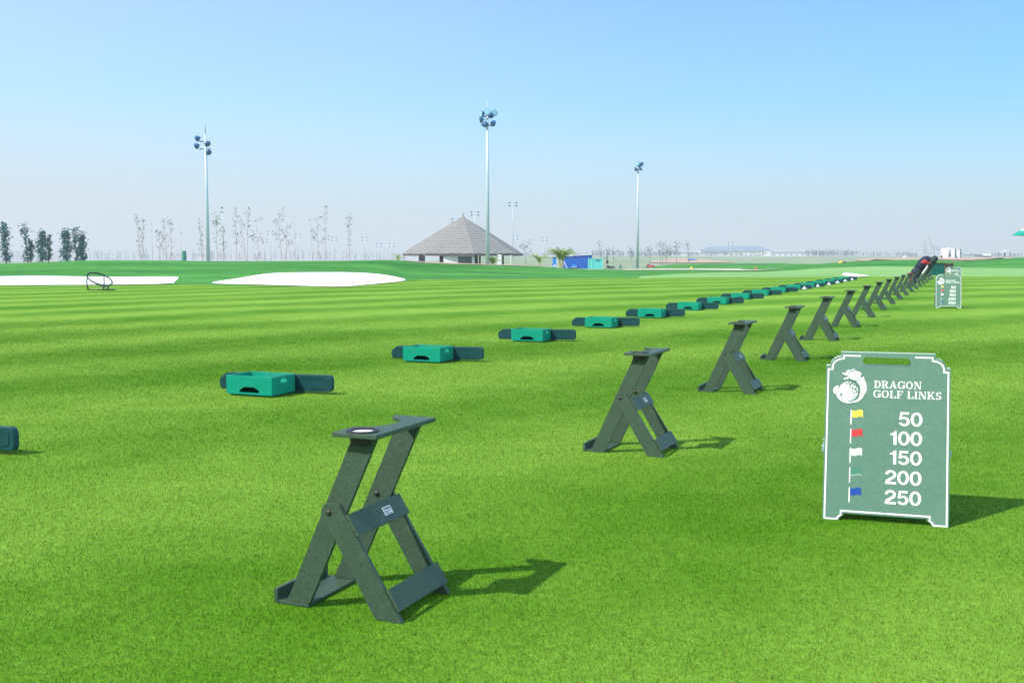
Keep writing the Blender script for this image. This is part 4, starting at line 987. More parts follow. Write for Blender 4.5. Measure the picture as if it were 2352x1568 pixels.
def sapling(u, ytop, lean, kind, label, seed, Y=168, props=False, leaf='leafthin', trunkm='bark', ybot=None, group='thin saplings along the mound top'):
    rg = random.Random(seed * 13 + 5); p = at(u, Y); s = Y / 2458; H = zpx(Y, ytop) - p.z
    t = thing('sapling', label, 'sapling', p, 0, group)
    b = MB(); pts = [(lean * s * (i / 7) + rg.uniform(-.05, .05) * (i > 0), rg.uniform(-.04, .04), H * i / 7) for i in range(8)]; pts[0] = (0, 0, -.2)
    r0 = 0.085 if kind != 'bare' else 0.06
    r0 *= 0.78 * Y / 168
    b.tube(pts, [r0 * (1 - .115 * i) for i in range(8)], M[trunkm], 6)
    cs = []
    def P(f):
        x = f * 7; i = min(6, int(x)); return Vector(pts[i]).lerp(Vector(pts[i + 1]), x - i)
    k = Y / 168
    if kind == 'tuft':
        for f in (1.0, .97, .9, .80, .72, .6): cs.append((P(f) + Vector((rg.uniform(-.25, .25), 0, 0)) * k, 0.42 * k, 10 if f > .85 else 5))
    elif kind == 'column':
        for i in range(16): f = 0.42 + 0.58 * i / 15; cs.append((P(f) + Vector((rg.uniform(-.2, .2), rg.uniform(-.2, .2), 0)) * k, 0.30 * k, 6))
    elif kind == 'wrapped':
        for i in range(18): f = 0.25 + 0.75 * i / 17; cs.append((P(f) + Vector((rg.uniform(-.25, .25), rg.uniform(-.2, .2), 0)) * k, 0.32 * k, 5))
    elif kind == 'crown':
        for i in range(10): cs.append((P(0.78 + .22 * rg.random()) + Vector((rg.uniform(-.35, .35), rg.uniform(-.35, .35), 0)) * k, 0.42 * k, 12))
        for i in range(5): cs.append((P(0.35 + .4 * rg.random()), 0.25 * k, 3))
    elif kind == 'wispy':
        for i in range(15):
            f = rg.uniform(.40, 1.0); q = P(f); d = Vector((rg.choice((-1, 1)) * rg.uniform(.3, 1.0), rg.uniform(-.6, .6), rg.uniform(.3, .9))) * k
            b.tube([q, q + d * .6, q + d], [0.022 * k, .016 * k, .006 * k], M[trunkm], 4); cs.append((q + d, 0.35 * k, 7))
    elif kind == 'bare':
        for f in (1.0, .85): cs.append((P(f), 0.18 * k, 2))
    if kind in ('tuft', 'column', 'wrapped', 'crown'):
        for i in range(9):
            f = rg.uniform(.35, .97); q = P(f); d = Vector((rg.choice((-1, 1)) * rg.uniform(.15, .5), rg.uniform(-.3, .3), rg.uniform(.2, .6))) * k
            b.tube([q, q + d], [0.018 * k, .006 * k], M[trunkm], 4); cs.append((q + d, .16 * k, 3))
    b.build('trunk', t)
    cs = [(c_, sp_q, max(1, int(n_ * .8))) for c_, sp_q, n_ in cs]
    b = MB(); leafquads(b, cs, M[leaf], 0.21 * min(k, 1.15), 0, (1, 1, 1.2), rg); b.build('crown', t)
    if props:
        for a in (0.3, 2.4, 4.2):
            b = MB(); q = P(0.33); b.tube([q, (math.cos(a) * 1.15 * k, math.sin(a) * 1.15 * k, -0.2)], 0.045 * k, M['bark'], 5); b.build('prop', t)
SAP = [(323, 495, -7, 'wrapped', 'sapling with two straw wrapped stems feel, far left of the sapling row', 0), (327, 503, 4, 'wrapped', 'leafy topped sapling leaning right beside the leftmost sapling', 0),
       (351, 517, 0, 'bare', 'bare pole like sapling, first bare one from the left', 0), (368, 534, -1, 'tuft', 'short sapling with a low dark tuft left of the propped one', 0), (374, 544, -1, 'tuft', 'shortest sapling with a slanting tuft near the green drum', 0),
       (383, 507, -3, 'tuft', 'thin sapling with a pale top just left of the propped sapling', 0), (395, 506, -2, 'tuft', 'propped sapling with a leaning top left of the green drum', 1), (421, 520, -8, 'bare', 'bare sapling leaning left above the green drum', 0),
       (465, 509, -6, 'wrapped', 'straw wrapped sapling touching the left floodlight mast', 0), (466, 488, 0, 'bare', 'bare spike of a sapling behind the straw wrapped one', 0),
       (499, 493, -1, 'crown', 'sapling with a bright green oval crown right of the left mast', 0), (515, 520, -3, 'column', 'sapling with a column of thin leaves below the far mast', 0),
       (543, 479, -1, 'column', 'tall sapling beaded with leaf clumps, no fork', 0), (567, 501, -15, 'tuft', 'sapling leaning strongly left with one dark tuft', 0), (567, 482, 4, 'tuft', 'tallest tufted sapling crossing the leaning one', 0),
       (596, 505, -6, 'wispy', 'propped sapling with few thin twigs and no crown', 1), (648, 484, -8, 'wispy', 'tallest wispy sapling with a wide flat top', 0), (657, 513, 3, 'wispy', 'wispy sapling with a spreading top, right of the tallest wispy one', 0),
       (680, 497, -3, 'bare', 'bare sapling beside a far mast in the middle of the row', 0), (718, 489, -4, 'bare', 'bare sapling with two leaf specks, left of the propped pair', 0), (731, 497, -2, 'wispy', 'forked sapling on long props near the right end of the row', 1),
       (747, 480, 2, 'tuft', 'sapling with a round tuft on top at the right end of the row', 0), (802, 493, 1, 'column', 'last lone sapling on the right of the row', 0)]
for i, (u, yt, ln, kd, lab, pr) in enumerate(SAP):
    sapling(u, yt, ln, kd, lab.replace(' feel', ''), i, 168 + (i * 37 % 23) - 8, bool(pr), 'leafgreen' if kd == 'crown' else 'leafthin')
SAP2 = [(1207, 563, 0, 'wispy', 'pale sapling behind the right end of the pavilion'), (1378, 555, 0, 'tuft', 'young sapling rising behind the teal cabin'), (1394, 571, 0, 'column', 'thin sapling beside the dark motorbike'), (1409, 577, 0, 'tuft', 'small sapling just right of the dark motorbike'),
        (1453, 571, -5, 'tuft', 'sapling touching the left side of the right hand mast'), (1493, 569, 0, 'tuft', 'dark topped sapling rising behind the red motorbike'), (1518, 560, -3, 'bare', 'bare sapling, left one of a trio by the soil mound'), (1521, 558, 3, 'wispy', 'wispy sapling, middle one of a trio by the soil mound'),
        (1530, 566, 2, 'wispy', 'low wispy sapling, right one of a trio by the soil mound'), (1554, 558, 1, 'tuft', 'thin sapling rising behind the crest of the soil mound'), (1583, 560, -4, 'tuft', 'sapling with a left leaning top above the blue tarp')]
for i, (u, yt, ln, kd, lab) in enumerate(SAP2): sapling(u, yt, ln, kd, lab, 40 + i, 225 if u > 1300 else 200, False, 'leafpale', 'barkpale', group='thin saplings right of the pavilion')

# far-off wood along the horizon
def far_wood():
    rg = random.Random(5); b = MB()
    spans = [(-60, 240, 95, 7, 15, 1200, 1900), (240, 930, 170, 4, 14, 1200, 2000), (1200, 1360, 26, 4, 9, 1200, 1900), (1360, 1560, 120, 8, 16, 900, 1300), (1560, 1760, 36, 5, 12, 1200, 1700), (1850, 1975, 110, 10, 15, 1200, 1700), (1975, 2110, 55, 4, 11, 1300, 2000), (2200, 2420, 70, 3, 9, 1300, 2000)]
    for u0, u1, n, h0, h1, ya, yb in spans:
        for _ in range(n):
            u = rg.uniform(u0, u1); Y = rg.uniform(ya, yb); s = Y / 2458; p = at(u, Y)
            H = (588 - p.z * 0 - 588 + rg.uniform(h0, h1)) * s + max(0, HC - p.z) * (1.0 if u < 1000 else 0.7); r = rg.uniform(1.2, 3.2) * s
            b.tube([p - Vector((0, 0, .3)), p + Vector((0, 0, H * .9))], [0.05 * s * 4, .02 * s * 4], M['barkdark'], 3)
            for i in range(rg.randint(12, 22)):
                f = rg.uniform(.22, 1.0); rr = r * (1.15 - f * .8); a = rg.uniform(0, 6.28)
                q = p + Vector((math.cos(a) * rr * rg.random(), math.sin(a) * rr * rg.random(), H * f))
                e = Vector((rg.uniform(-1, 1), rg.uniform(-1, 1), rg.uniform(-.5, .9))).normalized() * s * rg.uniform(.8, 2.0); g = Vector((rg.uniform(-1, 1), rg.uniform(-1, 1), rg.uniform(-1, 1))).normalized() * s * .8
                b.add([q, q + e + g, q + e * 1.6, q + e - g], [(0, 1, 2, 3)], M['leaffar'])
    o = b.build('far_wood'); tag(o, 'far hazy wood of slender trees along the horizon', 'wood', kind='stuff')
far_wood()

# ------------------------------------------------------------------ pavilion
def pavilion():
    Y = 162.0; s = Y / 2458; p = at(1064, Y)
    t = thing('thatched_pavilion', 'round pavilion with a wide grey thatched roof and white walls', 'pavilion', p)
    ze = zpx(Y, 583) - p.z; za = zpx(Y, 501) - p.z; Rr = 139 * s
    n = 8; off = R(12); nc = 20
    def corner(i, r): a = 2 * math.pi * i / n + off; return Vector((r * math.cos(a), r * math.sin(a), 0))
    rg = random.Random(3)
    b = MB(); sub = 14
    for c in range(nc):
        f0, f1 = c / nc, (c + 1) / nc
        def prof(f): return Rr * (1 - f) ** 0.93 + 0.12, ze + (za - ze) * (f ** 1.02)
        r0, z0 = prof(f0); r1, z1 = prof(f1)
        lo, hi, un = [], [], []
        for i in range(n):
            for k in range(sub):
                q0 = corner(i, r0).lerp(corner(i + 1, r0), k / sub); q1 = corner(i, r1).lerp(corner(i + 1, r1), k / sub)
                jz = rg.uniform(-.025, .02) * (1 if c else 3); jr = 1 + rg.uniform(-.006, .006)
                lo.append(Vector((q0.x * jr, q0.y * jr, z0 + 0.06 + jz))); un.append(Vector((q0.x * .985, q0.y * .985, z0 - 0.14 + jz * .5 - (0.16 if c == 0 else 0)))); hi.append(Vector((q1.x, q1.y, z1 + 0.02)))
        m = len(lo); v = un + lo + hi; f = []
        for i in range(m):
            j = (i + 1) % m; f += [(m + i, m + j, 2 * m + j, 2 * m + i)]
        b.add(v, f, M['thatch']); b.add(v, [(i, (i + 1) % m, m + (i + 1) % m, m + i) for i in range(m)], M['thatchtipshade'])  # course lips coloured dark to draw the shadow line under each overhang
    v = [Vector((corner(i, Rr * .95).x, corner(i, Rr * .95).y, ze - 0.12)) for i in range(n)]; b.add(v, [tuple(range(n))], M['darkwood'])
    rf = b.build('roof', t)
    b = MB(); b.lathe([(0.45, za - .25), (0.30, za + .05), (0.14, za + .25), (0.07, za + .5), (0.03, za + .8), (0.002, za + .95)], M['thatch'], 12); b.build('finial', rf)
    fy = -Rr * 0.86
    def X(u): return (u - 1064) * s
    b = MB()
    zt = ze - 0.13
    b.box(((X(1026) + X(1058)) / 2, fy + 1.5, zt / 2 - .3), (X(1058) - X(1026), 3, zt + .6), M['plaster'])
    b.box(((X(1088) + X(1094)) / 2, fy + 1.5, zt / 2 - .3), (X(1094) - X(1088), 3, zt + .6), M['plaster'])
    b.box(((X(1058) + X(1088)) / 2, fy + 1.6, zt - .12), (X(1088) - X(1058), 2.8, .22), M['plaster'])
    b.build('wall', t)
    b = MB(); b.box(((X(1058) + X(1088)) / 2, fy + 0.35, (zt - .24) / 2 - .3), (X(1088) - X(1058) - .02, 0.1, zt + .36), M['shutter']); 
    for i in range(9): b.box(((X(1058) + X(1088)) / 2, fy + 0.29, zt * i / 9 - .2), (X(1088) - X(1058) - .06, .03, .03), M['shutter'])
    b.build('shutter', t)
    for u, w_, dy, m, r_ in ((977.5, 13, 0.9, 'darkwood', 0), (1021.5, 9, 0.4, 'darkwood', 0), (1097.8, 7, .3, 'darkwood', 0), (1104, 4, 3.5, 'darkwood', 0), (1149, 8.5, -1.2, 'plaster', 0), (1156, 4, 2.0, 'darkwood', 0), (1173, 1.6, 0.5, 'plaster', 0)):
        b = MB(); b.box((X(u), fy + dy + .3, zt / 2 - .3), (w_ * s, min(w_ * s, .6), zt + .6), M[m]); b.build('column', t, bevel=0.02)
    b = MB(); b.box((0, 0, -.2), (Rr * 1.3, Rr * 1.3, .35), M['plaster']); b.build('floor_slab', t)
pavilion()

# ------------------------------------------------------------------ palms
def palm(u, ytop, Y, label, seed, nst=5, wpx=40, dry=2):
    rg = random.Random(seed); p = at(u, Y); s = Y / 2458; H = zpx(Y, ytop) - p.z
    t = thing('palm', label, 'palm', p, 0, 'small palms around the pavilion and hut')
    b = MB(); fr = []; dr = []
    for i in range(nst):
        x = rg.uniform(-.35, .35) * wpx * s * .5; y = rg.uniform(-.4, .4); h = H * rg.uniform(.35, .55)
        b.tube([(x * .6, y * .6, -.2), (x * .9, y, h * .6), (x, y, h)], [0.10, .08, .05], M['palmstem'], 7)
        for k in range(6): fr.append((Vector((x, y, h)), rg.uniform(0, 6.28), rg.uniform(.75, 1.35)))
    b.build('stem', t)
    def frond(b, o, az, el, Ln, m):
        pts = []
        for i in range(9):
            f = i / 8; e = el - 1.5 * f * f; pts.append((f, e))
        q = Vector(o); d0 = Vector((math.cos(az), math.sin(az), 0)); path = [q.copy()]
        for i in range(8):
            e = el - 1.55 * ((i + .5) / 8) ** 1.6; q = q + (d0 * math.cos(e) + Vector((0, 0, math.sin(e)))) * Ln / 8; path.append(q.copy())
        b.tube(path, [0.022 * (1 - .1 * i) for i in range(9)], m, 4)
        sd = Vector((-math.sin(az), math.cos(az), 0))
        for i in range(1, 9):
            for sg_ in (-1, 1):
                for h_ in (0, .5):
                    a = path[i - 1].lerp(path[i], h_); tip = a + sd * sg_ * Ln * .26 * (1 - abs(i - 4) / 7) + (path[i] - path[i - 1]) * 1.1 - Vector((0, 0, Ln * .07))
                    w_ = (path[i] - path[i - 1]) * .28
                    b.add([a, a + w_, tip], [(0, 1, 2)], m)
    b = MB()
    for o, az, el in fr: frond(b, o, az, el, (H - o.z) * rg.uniform(1.05, 1.45), M['palm'])
    b.build('fronds', t)
    if dry:
        b = MB()
        for k in range(dry): frond(b, Vector((0, 0, H * .5)), math.pi if k % 2 == 0 else 0.2, 0.95 - .15 * k, H * .75, M['palmdry'])
        b.build('dry_fronds', t)
palm(1290, 563, 150, 'large clumping palm with bright fronds in front of the blue site hut', 1, 6, 44, 3)
palm(1236, 577, 150, 'small palm with thin arching fronds left of the blue site hut', 2, 2, 24, 1)
palm(1132, 584, 128, 'small bright green palm at the foot of the tallest mast', 3, 3, 22, 1)
palm(916, 579, 130, 'lone spindly palm left of the pavilion', 4, 1, 18, 0)
# ------------------------------------------------------------------ site huts, bikes and small things in the distance
def hut():
    Y = 205.0; s = Y / 2458; p = at(1327, Y); zb = zpx(Y, 619.5) - p.z
    t = thing('site_hut', 'bright blue site hut with a sloping roof edge beside the palm', 'site hut', p + Vector((0, 0, zb)))
    W = 66 * s; h0 = (619.5 - 589) * s; h1 = (619.5 - 585) * s
    b = MB(); b.prism([(-W / 2, 0), (W / 2, 0), (W / 2, h1), (-W / 2, h0)], 0, 2.6, M['bluepaint'], lambda x, z, y: (x, y, z)); b.build('wall', t)
    b = MB(); b.prism([(-W / 2 - .1, h0), (W / 2 + .1, h1), (W / 2 + .1, h1 + .13), (-W / 2 - .1, h0 + .13)], -.2, 2.9, M['plaster'], lambda x, z, y: (x, y, z)); b.build('roof', t)
    b = MB()
    for i in range(1, 12): b.box((-W / 2 + W * i / 12, -.02, h0 / 2), (.05, .04, h0 - .1), M['bluepaint'])
    b.box((0, -.03, .06), (W + .04, .06, .12), M['bluelight']); b.build('ribs', t)
    b = MB(); b.box((-.72, -.35, .75), (1.0, .5, .55), M['bluelight']); b.box((-.72, -.36, .50), (1.06, .56, .07), M['white']); b.box((-.9, -.3, .25), (.08, .3, .5), M['iron']); b.build('wash_basin', t)
    q = at(1274, Y); t2 = thing('site_toilet', 'narrow bright blue toilet cabin left of the large palm', 'toilet cabin', Vector((q.x, q.y, zpx(Y, 615))))
    w2 = 9 * s; h2 = 23 * s
    b = MB(); b.box((0, .5, h2 / 2), (w2, 1.0, h2), M['bluelight']); b.build('wall', t2, bevel=.02)
    b = MB(); b.box((0, .5, h2 + .05), (w2 + .25, 1.2, .1), M['iron']); b.build('roof', t2)
    b = MB(); b.box((w2 / 2 + .05, -.02, h2 / 2), (.10, .1, h2), M['white']); b.box((0, -.03, .35), (.35, .06, .4), M['white']); b.build('door_trim', t2)
    q = at(1368, Y - 4); zz = zpx(Y, 619.8)
    t3 = thing('teal_cabin', 'pale teal square cabin standing against the right end of the blue hut', 'cabin', Vector((q.x, q.y, zz)))
    w3 = 31 * s; h3 = 26.5 * s
    b = MB(); b.box((0, 1.0, h3 / 2), (w3, 2.0, h3), M['teal']); b.build('wall', t3)
    b = MB(); 
    for x in (-w3 / 2, -w3 / 2 + .55, w3 / 2): b.box((x, -.03, h3 / 2), (.12, .08, h3), M['tealtrim'])
    b.box((0, -.032, h3 - .05), (w3, .084, .1), M['tealtrim']); b.box((0, -.032, .06), (w3, .084, .1), M['tealtrim']); b.build('frame', t3)
    b = MB(); b.box((.45, -.04, h3 - .38), (.75, .06, .13), M['iron']); b.build('vent', t3)
    b = MB(); b.tube([at(1303, Y - 2) + Vector((0, 0, .05)), at(1294, Y - 2) + Vector((0, 0, 1.5))], .09, M['plaster'], 6); o = b.build('plank'); tag(o, 'pale plank leaning between the large palm and the blue hut', 'plank')
hut()
def bike(u, y, Y, m, label, rider=False, flip=1):
    p = at(u, Y); s = Y / 2458; p.z = zpx(Y, y)
    t = thing('motorbike', label, 'motorbike', p, R(12) if flip > 0 else R(-20), 'motorbikes parked beyond the lawn')
    for x in (-.62, .62):
        b = MB(); b.lathe([(0.18, -.05), (.27, -.055), (.30, 0), (.27, .055), (.18, .05), (.18, -.05)], M['black'], 18, Matrix.Translation((x, 0, .30)) @ Matrix.Rotation(R(90), 4, 'X')); wl = b.build('wheel', t)
        b = MB(); b.lathe([(.04, -.06), (.06, -.03), (.17, -.02), (.17, .02), (.06, .03), (.04, .06)], M['chrome'], 14, Matrix.Translation((x, 0, .30)) @ Matrix.Rotation(R(90), 4, 'X')); b.build('rim', wl)
    b = MB(); b.prism([(-.75, .55), (-.5, .42), (-.2, .32), (.15, .28), (.35, .40), (.52, .78), (.40, .86), (.25, .60), (-.1, .56), (-.3, .68), (-.8, .74)], -.13, .13, m, lambda x, z, y: (x, y, z)); b.build('body', t, bevel=.04)
    b = MB(); b.prism([(-.75, .74), (-.3, .70), (.05, .60), (.08, .70), (-.25, .82), (-.75, .86)], -.14, .14, M['black'], lambda x, z, y: (x, y, z)); b.build('seat', t, bevel=.04)
    b = MB(); b.tube([(.62, 0, .30), (.45, 0, .92), (.40, -.3, .98)], .03, M['chrome'], 6); b.tube([(.45, 0, .92), (.40, .3, .98)], .03, M['chrome'], 6); b.build('handlebar', t)
    b = MB(); b.ball((.55, 0, .82), .11, M['white'], 8); b.build('headlight', t)
    b = MB(); b.tube([(.62, -.1, .62), (.62, -.1, .64)], .02, M['black'], 6); b.box((.62, 0, .62), (.4, .14, .05), m); b.build('mudguard', t, bevel=.02)
    return t
bike(1403, 620.2, 206, M['navy'], 'dark blue motorbike parked right of the teal cabin')
bike(1495, 617.0, 212, M['redcloth'], 'red and white motorbike parked right of the tall mast', flip=-1)
p = at(1395, 206); b = MB(); b.lathe([(.02, 0), (.20, .02), (.24, .25), (.22, .5), (.12, .68), (.03, .74)], M['black'], 12); o = b.build('hanging_bag', smooth=True); o.location = (p.x, p.y, zpx(206, 605.5)); tag(o, 'black bag hanging on the thin sapling above the dark motorbike', 'bag')
p = at(1425.5, 204); t = thing('green_post_box', 'small grey green box post standing left of the right hand mast', 'post', Vector((p.x, p.y, zpx(204, 620))))
b = MB(); b.box((0, 0, .65), (.40, .3, .75), M['flaggreen']); b.build('box', t, bevel=.03)
for x in (-.14, .14): b = MB(); b.box((x, 0, .14), (.06, .06, .3), M['iron']); b.build('leg', t)
p = at(1588.5, 190); b = MB(); b.lathe([(.001, -.05), (.24, -.05), (.26, .15), (.18, .32), (.09, .40), (.001, .43)], M['yellowcloth'], 14); o = b.build('yellow_cap', smooth=True); o.location = p; tag(o, 'pale yellow domed marker beside the cart path', 'marker')
p = at(1736.5, 186); t = thing('orange_cone', 'orange traffic cone beside the cart path', 'traffic cone', p)
b = MB(); b.lathe([(.16, .04), (.12, .2), (.09, .36), (.05, .52), (.03, .55), (.001, .555)], M['orange'], 14); b.build('cone', t, smooth=True)
b = MB(); b.box((0, 0, .02), (.42, .42, .04), M['orange']); b.build('base', t, bevel=.01)
p = at(1588, 318); b = MB(); vv = []
for i in range(7):
    for j in range(5): vv.append(((i - 3) * .48 + j * .2, (j - 2) * .6, .55 + .25 * math.sin(i * 1.3) * math.cos(j) - .12 * abs(i - 2)))
b.add(vv, [(i * 5 + j, (i + 1) * 5 + j, (i + 1) * 5 + j + 1, i * 5 + j + 1) for i in range(6) for j in range(4)], M['tarp']); o = b.build('blue_tarp', smooth=True); o.location = p; so = o.modifiers.new('cloth', 'SOLIDIFY'); so.thickness = .5; so.offset = -1
tag(o, 'crumpled blue tarp lying on the soil mound', 'tarp')
p = at(423, 142); s_ = 142 / 2458; t = thing('green_drum', 'upright green plastic drum on the mound crest near the left mast', 'drum', Vector((p.x, p.y, zpx(142, 598.5))))
b = MB(); b.lathe([(.26, 0), (.28, .04), (.27, .40), (.285, .43), (.27, .46), (.27, .82), (.285, .85), (.27, .88), (.27, 1.18), (.24, 1.24)], M['greenbin'], 20); b.build('body', t, smooth=False)
b = MB(); b.lathe([(.255, 1.242), (.255, 1.28), (.22, 1.30), (.001, 1.30)], M['greenbin'], 20); b.build('lid', t)
# pale covered heap beyond the right mound
p = at(2079.5, 235); b = MB(); b.ball((0, 0, .55), .45, M['pale'], 10, (1.05, .8, .62)); b.ball((-.25, 0, .48), .3, M['pale'], 8, (1, .9, .8))
for x in (-.28, .3):
    for y in (-.2, .2): b.tube([(x, y, -.1), (x, y, .4)], .06, M['pale'], 6)
o = b.build('covered_cart', smooth=True); o.location = (p.x, p.y, zpx(235, 596.5)); tag(o, 'small pale covered cart on the sand beyond the right mound', 'cart')
# white booths
def booth():
    Y = 260.0; s = Y / 2458; p = at(2181, Y); z = zpx(Y, 593.2)
    t = thing('white_booth', 'white gabled booth with a grey glazed door on the far sand', 'booth', Vector((p.x, p.y, z)))
    W = 24 * s; H = 21.5 * s
    b = MB(); b.prism([(-W / 2, 0), (W / 2, 0), (W / 2, H), (W * .12, H + .22), (-W * .12, H + .10), (-W / 2, H)], 0, 2.2, M['plaster'], lambda x, z_, y: (x, y, z_)); b.build('wall', t)
    b = MB(); b.box((0, -.03, H * .36), (W * .21, .06, H * .42), M['shutter']); b.box((0, -.03, H * .80), (W * .20, .05, H * .30), M['factgrey']); b.build('door', t)
    for x in (-.32, .32): b = MB(); b.prism([(x * W - .16, H * .64), (x * W + .16, H * .64), (x * W, H * .72)], -.05, .01, M['pale'], lambda x_, z_, y: (x_, y, z_)); b.build('wall_light', t)
    q = at(2200, Y + 2); t2 = thing('glass_kiosk', 'pale kiosk with two dark teal corner posts right of the white booth', 'kiosk', Vector((q.x, q.y, z)))
    b = MB(); b.box((0, .7, H / 2 - .1), (11 * s, 1.4, H * .9), M['factwall']); b.build('wall', t2)
    for x in (-6 * s, 6 * s): b = MB(); b.box((x, -.05, H / 2), (1.6 * s, .16, H), M['ribbed']); b.build('post', t2)
booth()
# factories far behind
def factory():
    Y = 1800.0; s = Y / 2458
    p = at(1650, Y); p.z = zpx(Y, 591.5)
    t = thing('factory_hall', 'long white factory hall with a broad blue grey roof', 'factory', p)
    def X(u): return (u - 1650) * s
    def Z(y): return (591.5 - y) * s
    b = MB(); b.prism([(X(1610), 0), (X(1768), 0), (X(1768), Z(576)), (X(1610), Z(576))], 0, 40, M['factwall'], lambda x, z, y: (x, y, z)); b.build('wall', t)
    b = MB(); b.add([(X(1604), -2, Z(574.6)), (X(1770), -2, Z(574.6)), (X(1752), 34, Z(564.5)), (X(1632), 34, Z(567.0)), (X(1604), -2, Z(575.6)), (X(1770), -2, Z(575.6)), (X(1752), 40, Z(575)), (X(1632), 40, Z(575))],
          [(0, 1, 2, 3), (4, 7, 6, 5), (0, 4, 5, 1), (1, 5, 6, 2), (2, 6, 7, 3), (3, 7, 4, 0)], M['factroof']); b.build('roof', t)
    b = MB(); b.box((X(1690), -.5, Z(578.5)), (X(1768) - X(1610), .8, .4), M['factroof']); b.build('awning', t)
    b = MB()
    for i in range(14): b.box((X(1618 + i * 10.5), -.3, Z(585)), (5 * s, .5, 4 * s), M['factgrey'])
    b.build('windows', t)
    q = at(1610, Y - 60); q.z = zpx(Y - 60, 592); s2 = (Y - 60) / 2458
    t = thing('factory_shed', 'low white shed with flat roof left of the factory hall', 'factory', q)
    b = MB(); b.box((0, 8, 4 * s2 + 1), (130 * s2, 16, 11 * s2), M['factwall']); b.build('wall', t)
    b = MB(); b.box((0, 8, 10.8 * s2), (134 * s2, 18, 1.6 * s2), M['factroof']); b.build('roof', t)
    b = MB(); b.box((6, -.1, 3.5 * s2), (90 * s2, .3, 3 * s2), M['factgrey']); b.build('windows', t)
    q = at(1817, Y); q.z = zpx(Y, 592.2)
    t = thing('factory_annex', 'long grey annex with white roof edge right of the factory hall', 'factory', q)
    b = MB(); b.box((0, 10, 7 * s), (134 * s, 20, 14 * s), M['factgrey']); b.build('wall', t)
    b = MB(); b.box((0, 10, 15 * s), (138 * s, 22, 1.8 * s), M['factwall']); b.build('roof', t)
    b = MB()
    for i in range(10): b.box(((-58 + i * 13) * s, -.2, 6 * s), (7 * s, .4, 6 * s), M['factwall'])
    b.build('doors', t)
    b = MB(); b.box((-58 * s, -1.2, 7 * s), (22 * s, 2.0, 14.5 * s), M['factwall']); b.build('gable', t)
    q = at(2258, 700); q.z = zpx(700, 590.5); s3 = 700 / 2458
    t = thing('low_depot', 'low blue grey depot with a small white house on the right horizon', 'depot', q)
    b = MB(); b.box((0, 8, 2.4 * s3), (38 * s3, 16, 5 * s3), M['factgrey']); b.build('wall', t)
    b = MB(); b.box((0, 8, 5.2 * s3), (40 * s3, 17, .9 * s3), M['factroof']); b.build('roof', t)
    b = MB(); b.box((6 * s3, -1, 5.5 * s3), (13 * s3, 6, 5 * s3), M['factwall']); b.build('house', t)
factory()
def crane(u0, y0, u1, y1, label, full=False):
    Y = 2600.0; s = Y / 2458; p = at(u1, Y); p.z = zpx(Y, 588)
    t = thing('harbour_crane', label, 'crane', p, 0, 'harbour cranes on the horizon')
    X = lambda u: (u - u1) * s
    Z = lambda y: (588 - y) * s
    b = MB()
    for dx in (-1.1, 1.1): b.tube([(dx, 0, Z(y1)), (X(u0) + dx * .4, 0, Z(y0))], [.55, .35], M['crane'], 5)
    n = 14
    for i in range(n):
        f = i / n; q = Vector((0, 0, Z(y1))).lerp(Vector((X(u0), 0, Z(y0))), f); q2 = Vector((0, 0, Z(y1))).lerp(Vector((X(u0), 0, Z(y0))), f + 1 / n)
        b.tube([q + Vector((-1, 0, 0)), q2 + Vector((1, 0, 0))], .25, M['crane'], 4)
    b.build('boom', t)
    b = MB()
    for dx in (-2.4, 2.4): b.tube([(dx * 2.2, 0, -1), (dx, 0, Z(y1))], .6, M['crane'], 5)
    b.box((0, 0, Z(y1)), (6, 5, 1.4), M['crane']); b.box((0, 0, Z(583)), (9, 4, .8), M['crane'])
    if full:
        b.box((9, 0, Z(570)), (16, 3, 1.4), M['crane'])
        for dx in (6, 16): b.tube([(dx, 0, -1), (dx, 0, Z(569))], .6, M['crane'], 5)
        b.tube([(0, 0, Z(561)), (17, 0, Z(569))], .4, M['crane'], 5); b.box((14, 0, Z(573)), (6, 4, 3), M['crane'])
    b.build('tower', t)
crane(2119, 556, 2123, 578, 'shortest harbour crane boom, leftmost of the three on the horizon')
crane(2123.6, 552.5, 2128.5, 577, 'middle harbour crane boom of the three on the horizon')
crane(2130.6, 541, 2141, 567, 'tallest harbour crane with a gantry beside its raised boom', True)
# open shelter on the right horizon
Y = 420.0; s_ = Y / 2458; p = at(2308, Y); p.z = zpx(Y, 591); t = thing('open_shelter', 'open shelter with a tent shaped dark roof on the right horizon', 'shelter', p)
b = MB(); b.lathe([(17 * s_, 11.5 * s_), (17 * s_, 12 * s_), (7 * s_, 15.2 * s_), (1.5 * s_, 18 * s_), (.01, 19 * s_)], M['factgrey'], 8, Matrix.Diagonal((1, .6, 1, 1))); b.build('roof', t)
for x in (-14, 0, 12): b = MB(); b.tube([(x * s_, 0, -.3), (x * s_, 0, 12.5 * s_)], .16, M['crane'], 6); b.build('post', t)
